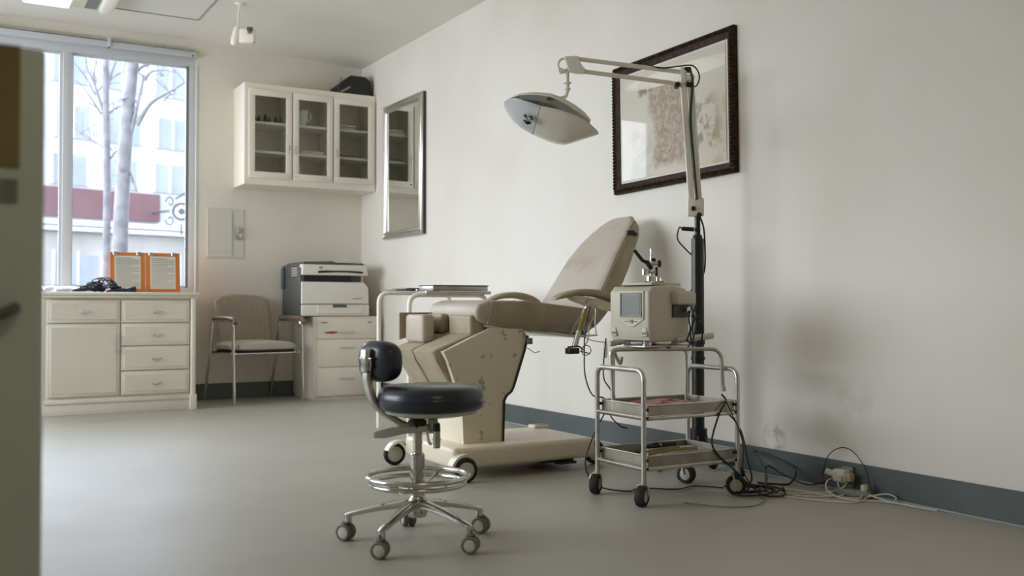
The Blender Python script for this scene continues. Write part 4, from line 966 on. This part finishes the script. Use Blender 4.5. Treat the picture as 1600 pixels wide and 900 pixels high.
for q in (((.075, -.155, .78), (.06, -.16, .74), (.075, -.155, .70), (.055, -.15, .65)), ((.10, -.15, .785), (.09, -.165, .74), (.07, -.16, .69), (.085, -.15, .64), (.04, -.14, .615), (-.04, -.12, .625)),
          ((.105, -.15, .79), (.12, -.165, .75), (.10, -.165, .70), (.09, -.16, .66), (.12, -.14, .63)), ((.11, -.15, .80), (.125, -.16, .775), (.122, -.16, .745)), ((.09, -.15, .76), (.15, -.16, .72), (.175, -.14, .65), (.18, -.12, .62)), ((.06, -.15, .65), (.1, -.15, .635), (.14, -.14, .645), (.17, -.12, .60))):
    mb.spline(q, .0035, 6)
mb.build('cable', 'black_plastic', mc)

# clamp head on the machine
cl = thing('clamp_arm', (2.72, 3.40, .902), 'chrome jointed clamp with black grip on top of the beige machine', 'clamp')
CL = Matrix.Translation((2.73, 3.45, .903)) @ Matrix(((RV.x, FV.x, 0, 0), (RV.y, FV.y, 0, 0), (0, 0, 1, 0), (0, 0, 0, 1)))
mb = MB(CL); mb.box(-.045, .045, -.025, .025, 0, .008, bev=.003).cyl((-.015, 0, .008), (-.015, 0, .03), .016).cyl((.02, 0, .008), (.02, 0, .025), .012).cyl((.035, -.01, .008), (.035, -.01, .02), .008); mb.build('foot_plate', 'chrome', cl)
mb = MB(CL); mb.cyl((-.012, 0, .02), (-.008, 0, .142), .006, n=14).cyl((-.008, 0, .140), (-.008, 0, .15), .008).box(-.02, .012, -.01, .01, .04, .055, bev=.003).box(-.022, .006, -.012, .012, .075, .095, bev=.003).cyl((-.04, 0, .06), (-.04, 0, .035), .011, n=16).cyl((-.04, 0, .05), (-.02, 0, .05), .006).cyl((.0, 0, .085), (.02, 0, .085), .006); mb.build('post', 'chrome', cl)
mb = MB(CL); mb.tube([(-.02, 0, .09), (-.045, 0, .095), (-.085, 0, .145)], .008, 12, .02, rs=None); mb.cyl((-.01, -.012, .06), (-.03, -.012, .09), .01).cyl((.0, -.01, .10), (.0, .01, .10), .010).box(.008, .018, -.01, .01, .03, .07, bev=.003); mb.build('grip', 'black_plastic', cl)
mb = MB(CL); mb.cyl((.018, 0, .085), (.028, 0, .085), .013, n=20).sell((.026, 0, .085), .009, .015, .016, .7, .8, 20, 12); mb.build('knob', 'black_plastic', cl)

# ------------------------------------------------------------------ lamp on its stand
ls = thing('examination_lamp', (3.13, 3.62, 0), 'cream double-arm examination lamp on a black pole near the picture', 'lamp')
px_, py_ = 3.13, 3.62
mb = MB(); mb.cyl((px_, py_, .07), (px_, py_, 1.12), .030, n=28).cyl((px_, py_, .075), (px_, py_, .22), .043, n=28).cyl((px_, py_, .62), (px_, py_, .655), .034, n=28).cyl((px_, py_, .545), (px_, py_, .56), .034, n=28).cyl((px_, py_, 1.10), (px_, py_, 1.14), .030, .02, n=28); mb.build('pole', 'black_metal', ls)
mb = MB(); mb.cyl((px_, py_, 1.12), (px_, py_, 1.30), .014, n=20); mb.build('inner_pole', 'black_metal', ls)
for k in range(4):
    a = math.radians(28 + 90 * k); d = Vector((math.cos(a), math.sin(a), 0)); L_g = .20
    mb = MB(); mb.tube([Vector((px_, py_, .09)) + d * .02, Vector((px_, py_, .07)) + d * L_g], .014, 10); lg = mb.build('base_leg', 'black_metal', ls)
    c = Vector((px_, py_, .028)) + d * L_g; wheel(lg, c, (-d.y + .4 * d.x, d.x + .4 * d.y, 0), .028, .024, 'black_rubber', 'black_plastic', .6)
mb = MB(); mb.box(px_ - .03, px_ + .03, py_ - .035, py_ - .025, .10, .19, bev=.003).box(px_ - .034, px_ - .026, py_ - .01, py_ + .03, .12, .19); mb.build('clamp_collar', 'black_metal', ls)
mb = MB(); mb.cyl((px_ - .02, py_, 1.165), (px_ - .075 * .864, py_ + .075 * .503, 1.17), .010); mb.build('cable_hook', 'black_plastic', ls)
# lower arm: two cream channels
PTop = Vector((px_ - .045, py_ + .024, 1.905)); PBot = Vector((px_ - .012, py_ - .004, 1.285))
mb = MB()
for s_ in (-1, 1):
    off = RV * .0175 * s_
    q = []
    for c in (PBot - Vector((0, 0, .05)), PTop):
        wd = .014
        for a, b2 in ((-1, -1), (1, -1), (1, 1), (-1, 1)): q.append(mb.bm.verts.new(c + off + RV * a * wd * .95 + FV * b2 * .014))
    mb.bm.faces.new(q[0:4]); mb.bm.faces.new(q[4:8][::-1])
    for i in range(4): mb.bm.faces.new((q[i], q[(i + 1) % 4], q[4 + (i + 1) % 4], q[4 + i]))
mb.build('lower_arm', 'lamp_cream', ls)
NB = Matrix.Translation(PBot) @ Matrix(((RV.x, FV.x, 0, 0), (RV.y, FV.y, 0, 0), (0, 0, 1, 0), (0, 0, 0, 1)))
mb = MB(NB); mb.box(-.042, .036, -.018, .018, -.058, .03, bev=.006); mb.build('arm_socket', 'lamp_cream', ls)
MB(NB).cyl((-.016, -.026, -.022), (-.016, -.018, -.022), .011).cyl((.012, -.02, -.052), (.012, .0, -.052), .012).build('socket_knob', 'black_plastic', ls)
NT = Matrix.Translation(PTop) @ Matrix(((RV.x, FV.x, 0, 0), (RV.y, FV.y, 0, 0), (0, 0, 1, 0), (0, 0, 0, 1)))
mb = MB(NT); mb.box(-.03, .0, -.02, .02, -.045, .035, bev=.006).box(-.02, .036, -.018, .018, -.03, .0, bev=.005); mb.build('elbow', 'lamp_cream', ls)
mb = MB(NT); mb.box(-.018, .022, -.021, .021, .012, .036, bev=.008).cyl((-.005, -.02, -.05), (.03, -.02, -.05), .012).cyl((-.045, -.02, -.05), (-.045, .02, -.05), .013); mb.build('elbow_knob', 'black_plastic', ls)
# upper arm
LH = Vector((2.54, 3.84, 1.957))
U0 = PTop + Vector((0, 0, .012)) - RV * .01; L0 = PTop + Vector((0, 0, -.045)) - RV * .02
U1 = LH + RV * .035 + Vector((0, 0, .0)); L1 = LH + RV * .07 + Vector((0, 0, -.06))
MB().tube([U0, U1], .0105, 14).build('upper_arm', 'lamp_cream', ls)
MB().tube([L0, L1], .0105, 14).build('lower_link', 'lamp_cream', ls)
NH = Matrix.Translation(LH) @ Matrix(((RV.x, FV.x, 0, 0), (RV.y, FV.y, 0, 0), (0, 0, 1, 0), (0, 0, 0, 1)))
mb = MB(NH); mb.prism([(-.022, .008), (.045, .012), (.05, -.01), (.06, -.035), (.082, -.052), (.075, -.072), (.03, -.07), (.0, -.06), (-.01, -.02)], -.012, .012, bev=.004); mb.build('head_bracket', 'lamp_cream', ls)
mb = MB(NH); mb.tube([(-.012 + .024 * math.cos(t) - .012, 0, -.03 + .03 * math.sin(t)) for t in [2 * PI * i / 24 for i in range(24)]], .006, 8, closed=True); mb.cyl((.02, 0, -.055), (-.035, 0, -.062), .009).cyl((-.035, -.016, -.058), (-.035, .016, -.058), .012); mb.build('swivel_ring', 'lamp_cream', ls)
mb = MB(NH); mb.cyl((-.005, 0, -.06), (-.005, 0, -.155), .009, n=16).cyl((-.005, 0, -.112), (-.005, 0, -.116), .019, n=20).cyl((-.005, 0, -.138), (-.005, 0, -.146), .015, n=16).cyl((-.005, 0, -.118), (-.005, 0, -.128), .013, .009, n=16).tube([(-.005, 0, -.15), (-.01, 0, -.178), (-.05, 0, -.188), (-.10, 0, -.19)], .008, 10, .02); mb.build('drop_rod', 'lamp_cream', ls)
# lamp head: thin domed cover over a clam-shaped shade that is open and glassy at its left end
HC = Matrix.Translation(Vector((2.54, 3.84, 1.957)) - RV * .084 + Vector((0, 0, -.284))) @ Matrix(((RV.x, FV.x, 0, 0), (RV.y, FV.y, 0, 0), (0, 0, 1, 0), (0, 0, 0, 1)))
K = .00298
def curve(pts):
    P = [((x - 860) * K, (185 - y) * K) for x, y in pts]; L = [0]
    for a, b_ in zip(P, P[1:]): L.append(L[-1] + math.hypot(b_[0] - a[0], b_[1] - a[1]))
    def f(t):
        d = t * L[-1]
        for k in range(len(P) - 1):
            if d <= L[k + 1] + 1e-9:
                q = (d - L[k]) / (L[k + 1] - L[k]); return Vector((P[k][0] + (P[k + 1][0] - P[k][0]) * q, 0, P[k][1] + (P[k + 1][1] - P[k][1]) * q))
        return Vector((P[-1][0], 0, P[-1][1]))
    return f
def wid(a, w0=.135):                       # half width of the head at position a along it
    return w0 * max(.04, 1 - (abs(a) / .225) ** 2.3) ** .5
cap_top = curve([(788, 160), (796, 154), (812, 149), (835, 147), (860, 149), (880, 156), (900, 167), (914, 178), (922, 189)])
cap_rim = curve([(788, 161), (797, 158), (812, 155), (835, 156), (860, 160), (878, 168), (895, 178), (910, 187), (919, 193)])
def arch(top, rim, w0, v_lo, v_hi):
    def f(u, v):
        v = v_lo + (v_hi - v_lo) * v; c = rim(u); t = top(u); a = PI * v
        return Vector((c.x * (1 - math.sin(a)) + t.x * math.sin(a), -math.cos(a) * wid(c.x, w0), c.z + (t.z - c.z) * math.sin(a) ** .8))
    return f
mb = MB(HC); mb.grid(arch(cap_top, cap_rim, .135, 0, 1), 40, 24); head = mb.build('lamp_cover', 'lamp_cream', ls, solid=.003, angle=60)
sh_rim = curve([(787, 162), (795, 158), (806, 158), (825, 166), (845, 173), (870, 178), (900, 187), (918, 196), (934, 207)])
sh_bot = curve([(787, 163), (792, 173), (800, 184), (815, 197), (835, 208), (855, 217), (872, 222), (884, 223), (908, 216), (935, 208)])
def trough(u, v):                          # faceted, deepest in the middle
    c = sh_rim(u); t = sh_bot(u); q = 2 * v - 1
    y = -wid(c.x, .13) * math.copysign(abs(q) ** .8, -q) * -1
    k = max(0, 1 - abs(q)) ; k = min(1, k * 1.25)
    return Vector((c.x + (t.x - c.x) * k, y, c.z + (t.z - c.z) * k))
mb = MB(HC); mb.grid(lambda u, v: trough(.37 + .63 * u, v), 26, 20); mb.build('shade', 'lamp_cream', head, solid=.003, angle=50)
mb = MB(HC); mb.grid(lambda u, v: trough(.385 * u, v), 18, 20); mb.build('clear_shade', 'milk', head, solid=.003, angle=50)
mb = MB(HC)
def refl(u, v):
    c = cap_rim(.06 + u * .6).lerp(sh_rim(.08 + u * .62), .5); return Vector((c.x, (2 * v - 1) * .085 * math.sin(PI * (.1 + .8 * u)), c.z + .006 * math.cos(v * 40)))
mb.grid(refl, 16, 40); mb.build('ribbed_reflector', 'mirror', head, solid=.002, angle=20)
mb = MB(HC); bc0 = Vector((-.105, -.098, -.012))
mb.cyl(bc0 + Vector((-.018, 0, .014)), bc0 + Vector((.0, -.004, -.012)), .006, n=12).cyl(bc0 + Vector((.006, 0, .006)), bc0 + Vector((.014, 0, -.010)), .009, n=12).tube([bc0 + Vector((-.02, 0, -.01)), bc0 + Vector((-.005, -.004, -.03)), bc0 + Vector((.012, 0, -.022))], .0045, 8, .01); mb.build('bulb_holder', 'black_plastic', head)
mb = MB(HC); mb.lathe([(0, 0), (.014, .0), (.018, .012), (.012, .022), (0, .026)], bc0 + Vector((.0, .012, -.008)), (0, -1, 0), 20); mb.build('bulb', 'chrome', head)
# cable looping over the arm and down the stand
mb = MB()
def onarm(t, up=.014): return U1.lerp(U0, t) + Vector((0, 0, up))
mb.spline([onarm(.60, -.01), onarm(.56, .02), onarm(.62, .028), onarm(.68, .012), onarm(.80, .004) - FV * .02, onarm(.93, .02) - FV * .02, PTop + RV * .03 + Vector((0, 0, .045)), PTop + RV * .062 + Vector((0, 0, .0)), PTop + RV * .05 + Vector((0, 0, -.05)), PTop + RV * .015 - FV * .016 + Vector((0, 0, -.06))], .0035, 8)
mb.spline([PTop + RV * .012 - FV * .014 + Vector((0, 0, .03)), PTop + RV * .026 - FV * .016 + Vector((0, 0, -.04)), PTop.lerp(PBot, .35) - FV * .016, PTop.lerp(PBot, .7) - FV * .016, PBot - FV * .018 + Vector((0, 0, .02))], .0065, 8)
mb.spline([PBot + Vector((0, 0, -.05)) + RV * .012 - FV * .012, Vector((px_, py_, 1.17)) + RV * .03, Vector((px_, py_, 1.05)) + RV * .036, Vector((px_, py_, .98)) + RV * .034, Vector((px_, py_, .95)) + RV * .026], .004, 8)
hk = Vector((px_, py_, 1.17)) - RV * .075
mb.spline([hk, hk + Vector((0, 0, .004)) - RV * .012, hk - RV * .02 + Vector((0, 0, -.05)), hk + RV * .02 + Vector((0, 0, -.10)), hk + RV * .052 + Vector((0, 0, -.13))], .0035, 8)
mb.spline([Vector((px_, py_, .88)) - RV * .03, Vector((px_, py_, .83)) - RV * .042, Vector((px_, py_, .79)) - RV * .028], .003, 8)
mb.build('cable', 'black_plastic', ls)

# ------------------------------------------------------------------ cables
def cord(pts, r, m, label, group=None):
    mb = MB(); mb.spline(pts, r, 8, 10); return tag(mb.build('cord', m), label, 'cord', group)
cord([(2.44, 3.52, .80), (2.40, 3.50, .70), (2.395, 3.50, .60), (2.40, 3.50, .50), (2.43, 3.49, .42), (2.50, 3.50, .40), (2.50, 3.50, .34), (2.46, 3.52, .25), (2.42, 3.53, .12), (2.46, 3.50, .03), (2.56, 3.42, .008), (2.66, 3.46, .006), (2.78, 3.36, .006), (2.9, 3.38, .006), (2.98, 3.28, .006)], .003, 'black_plastic', 'black cord dropping from the machine left side behind the trolley')
cord([(2.53, 3.53, .66), (2.53, 3.55, .50), (2.55, 3.53, .44), (2.57, 3.52, .405), (2.54, 3.50, .40), (2.53, 3.50, .33), (2.57, 3.48, .28), (2.60, 3.47, .27)], .003, 'black_plastic', 'short black cord ending in mid-air under the upper tray')
cord([(2.86, 3.16, .43), (2.875, 3.148, .40), (2.84, 3.145, .36), (2.80, 3.145, .27), (2.80, 3.15, .22), (2.84, 3.15, .17), (2.90, 3.14, .12), (2.97, 3.14, .06), (3.0, 3.12, .03), (3.0, 3.05, .008), (3.08, 3.02, .008), (3.2, 3.15, .006)], .004, 'black_plastic', 'thick black cord hanging over the trolley front edge')
cord([(2.87, 3.155, .42), (2.89, 3.145, .37), (2.93, 3.13, .28), (2.955, 3.13, .20), (2.95, 3.125, .10), (3.0, 3.10, .03), (3.1, 3.08, .006)], .0025, 'black_plastic', 'thin dark cord hanging beside the nearest right trolley post')
cord([(3.10, 3.58, .33), (3.13, 3.45, .32), (3.14, 3.35, .25), (3.12, 3.28, .12), (3.08, 3.22, .03), (3.0, 3.3, .008)], .004, 'black_plastic', 'black cord arching from the lamp pole to the floor')
# coil on the floor by the trolley wheel
pts = []
for k in range(40):
    t = k * .42; r = .085 + .025 * math.sin(t * .37) + .01 * math.sin(t * 2.1)
    pts.append((3.03 + r * math.cos(t) * 1.1, 3.11 + r * math.sin(t) * .8, .006 + .0035 * (k % 7) + .002 * k / 8))
pts += [(3.15, 3.2, .02), (3.25, 3.3, .05), (3.33, 3.42, .09), (3.37, 3.5, .11), (3.39, 3.42, .10), (3.38, 3.25, .06), (3.3, 3.2, .01), (3.24, 3.24, .006), (3.2, 3.3, .006)]
cord(pts, .0045, 'black_plastic', 'black cord coiled on the floor by the right front trolley wheel')
cord([(3.1, 3.25, .006), (3.17, 3.22, .006), (3.22, 3.27, .02), (3.29, 3.33, .07), (3.31, 3.25, .04), (3.30, 3.1, .02), (3.33, 3.02, .045), (3.36, 3.0, .06)], .004, 'black_plastic', 'black cord running up to the wall plugs')
WH = 'white cords spread on the floor near the wall plugs'
for k, q in enumerate((
    [(3.02, 3.25, .006), (3.06, 3.05, .005), (3.12, 2.9, .005), (3.2, 2.78, .005), (3.28, 2.78, .005), (3.33, 2.72, .006), (3.36, 2.62, .006)],
    [(3.08, 3.2, .005), (3.14, 2.98, .005), (3.22, 2.92, .005), (3.30, 2.90, .008), (3.33, 2.95, .03), (3.355, 2.985, .06)],
    [(3.1, 3.24, .012), (3.2, 3.1, .006), (3.24, 2.95, .005), (3.30, 2.82, .006), (3.36, 2.86, .03)],
    [(3.36, 3.0, .06), (3.30, 2.99, .05), (3.26, 2.95, .02), (3.24, 2.86, .006), (3.27, 2.78, .006), (3.33, 2.8, .012), (3.37, 2.74, .03), (3.38, 2.7, .02), (3.36, 2.7, .006)],
    [(3.36, 2.93, .05), (3.31, 2.92, .03), (3.28, 2.98, .006), (3.18, 3.02, .005), (3.1, 3.12, .005)],
    [(3.36, 2.86, .04), (3.34, 2.8, .02), (3.35, 2.68, .006), (3.37, 2.5, .005)],
    [(2.62, 3.12, .005), (2.70, 2.98, .005), (2.82, 2.93, .005), (2.95, 3.0, .005), (3.0, 3.1, .005)],
)): cord(q, .0032 if k < 6 else .0025, 'white_cord' if k < 6 else 'gasket', ['white cord with the widest loop toward the viewer near the wall plugs', 'white cord bending straight up into the wall plugs', 'white cord running from the trolley wheel to the second adapter', 'white cord curling over the second adapter by the baseboard', 'white cord doubling back from the plugs to the trolley', 'white cord trailing along the baseboard to the right', 'thin grey cord looping on the floor under the trolley'][k], WH if k < 6 else None)
cord([(3.37, 3.08, .05), (3.385, 3.06, .14), (3.39, 3.0, .185), (3.39, 2.93, .18), (3.385, 2.86, .12), (3.38, 2.83, .05), (3.37, 2.81, .01)], .0022, 'black_plastic', 'thin black cord arching against the baseboard above the plugs')
pa = thing('plug_adapter', (3.36, 2.96, .0), 'white plug adapter cluster against the dark baseboard', 'plug')
mb = MB(); mb.box(3.34, 3.385, 2.93, 3.0, .045, .10, bev=.01, seg=3); mb.build('adapter', 'white_cord', pa)
mb = MB(); mb.cyl((3.355, 2.99, .075), (3.34, 3.03, .085), .014, n=14).cyl((3.345, 2.955, .07), (3.325, 2.95, .065), .013, n=14); mb.build('plug', 'white_cord', pa)
MB().box(3.343, 3.375, 2.902, 2.932, .055, .09, bev=.006).build('plug', 'wood_stick', pa)
MB().box(3.388, 3.404, 2.93, 2.99, .0, .11, bev=.003).build('socket_block', 'gasket', pa)
ps = thing('power_strip', (3.33, 2.86, 0), 'blue grey power strip lying under the plug adapter', 'power strip')
mb = MB(Rz(math.radians(-75), (3.335, 2.88, 0))); mb.box(-.08, .08, -.022, .022, 0, .03, bev=.006); mb.build('body', 'label_grey', ps)
mb = MB(Rz(math.radians(-75), (3.335, 2.88, 0))); mb.cyl((.05, 0, .03), (.05, 0, .055), .014, n=16); mb.build('plug', 'white_cord', ps)

# ------------------------------------------------------------------ ceiling fixtures
fl = thing('ceiling_light', (.85, 7.4, 3.085), 'white fluorescent ceiling light at the top left corner', 'ceiling light')
MB().box(.50, 1.14, 6.8, 8.025, 3.045, 3.084, bev=.006).build('housing', 'white_cab', fl)
MB().box(.52, .83, 6.82, 8.01, 3.022, 3.046, bev=.008).build('diffuser', 'tube_on', fl)
MB().box(.935, 1.02, 6.82, 7.995, 3.040, 3.0455).build('reflector_gap', 'gasket', fl)
mb = MB(); mb.sell((1.075, 7.42, 3.03), .05, .60, .03, .6, .4, 24, 12); mb.build('tube_cover', 'white_cab', fl)
cs = thing('ceiling_sensor', (1.95, 7.43, 3.08), 'white hanging ceiling sensor with a small dark lens', 'ceiling sensor')
F0 = Vector((1.95, 7.43, 3.078))
NS = Matrix.Translation(F0) @ Matrix(((RV.x, FV.x, 0, 0), (RV.y, FV.y, 0, 0), (0, 0, 1, 0), (0, 0, 0, 1)))
mb = MB(NS); mb.lathe([(0, .003), (.035, .003), (.03, -.008), (0, -.01)], (0, 0, 0), n=24).tube([(0, 0, -.005), (-.008, 0, -.05), (-.012, 0, -.10), (-.008, 0, -.16), (-.02, 0, -.19)], .007, 8, .03); mb.build('stem', 'white_cab', cs)
mb = MB(NS); mb.lathe([(0, .07), (.018, .065), (.026, .03), (.03, -.05), (.018, -.075), (0, -.08)], (-.03, 0, -.24), (.18, 0, 1), 24); mb.build('shade', 'white_cab', cs)
mb = MB(NS); mb.box(.0, .12, -.03, .03, -.30, -.19, bev=.015, seg=3); mb.build('sensor_box', 'white_cab', cs)
MB(NS).box(.065, .105, -.045, .02, -.215, -.185, bev=.004).build('lens_block', 'printer_dark', cs)
MB(NS).box(.07, .10, -.042, .015, -.235, -.218, bev=.004).build('lens', 'gasket', cs)
MB(NS).tube([(.10, -.02, -.21), (.112, -.02, -.26), (.112, -.02, -.29)], .002, 6).sell((.112, -.02, -.295), .006, .006, .008, 1, 1, 12, 8).build('pull_cord', 'gasket', cs)

# added fill: an unseen warm glowing panel on the ceiling behind the viewer
f2 = thing('ceiling_light', (.6, -.6, 3.085), 'added warm fill light panel on the ceiling behind the viewer', 'ceiling light')
MB().box(.0, 1.2, -.9, -.3, 3.03, 3.084, bev=.006).build('housing', 'white_cab', f2)
MB().box(.03, 1.17, -.87, -.33, 3.018, 3.031, bev=.004).build('diffuser', 'fill_on', f2)

# ------------------------------------------------------------------ grey-green cabinet in the left foreground
lk = thing('metal_cabinet', (-.2, 1.75, 0), 'grey green metal cabinet with brown card, close at the left edge', 'cabinet')
MB().box(-.50, .132, 1.56, 2.1, .02, 1.17, bev=.006).box(-.49, .12, 1.58, 2.09, 0, .03).build('body', 'green_grey', lk)
dr = MB().box(-.495, .128, 1.543, 1.56, .05, 1.16, bev=.004).build('door', 'green_grey', lk)
MB().box(-.20, .098, 1.539, 1.543, .995, 1.165).build('brown_card', 'brown_card', dr)
MB().box(-.10, .096, 1.540, 1.543, .945, .978).build('label_strip', 'label_grey', dr)
mb = MB(); mb.tube([(.03, 1.54, .79), (.05, 1.52, .785), (.08, 1.515, .79), (.094, 1.54, .798)], .008, 8, .02); mb.build('handle', 'printer_dark', dr)
for o in sc.objects:
    if o.type == 'MESH' and o.parent is None and 'kind' not in o and 'label' not in o: print('UNTAGGED', o.name)
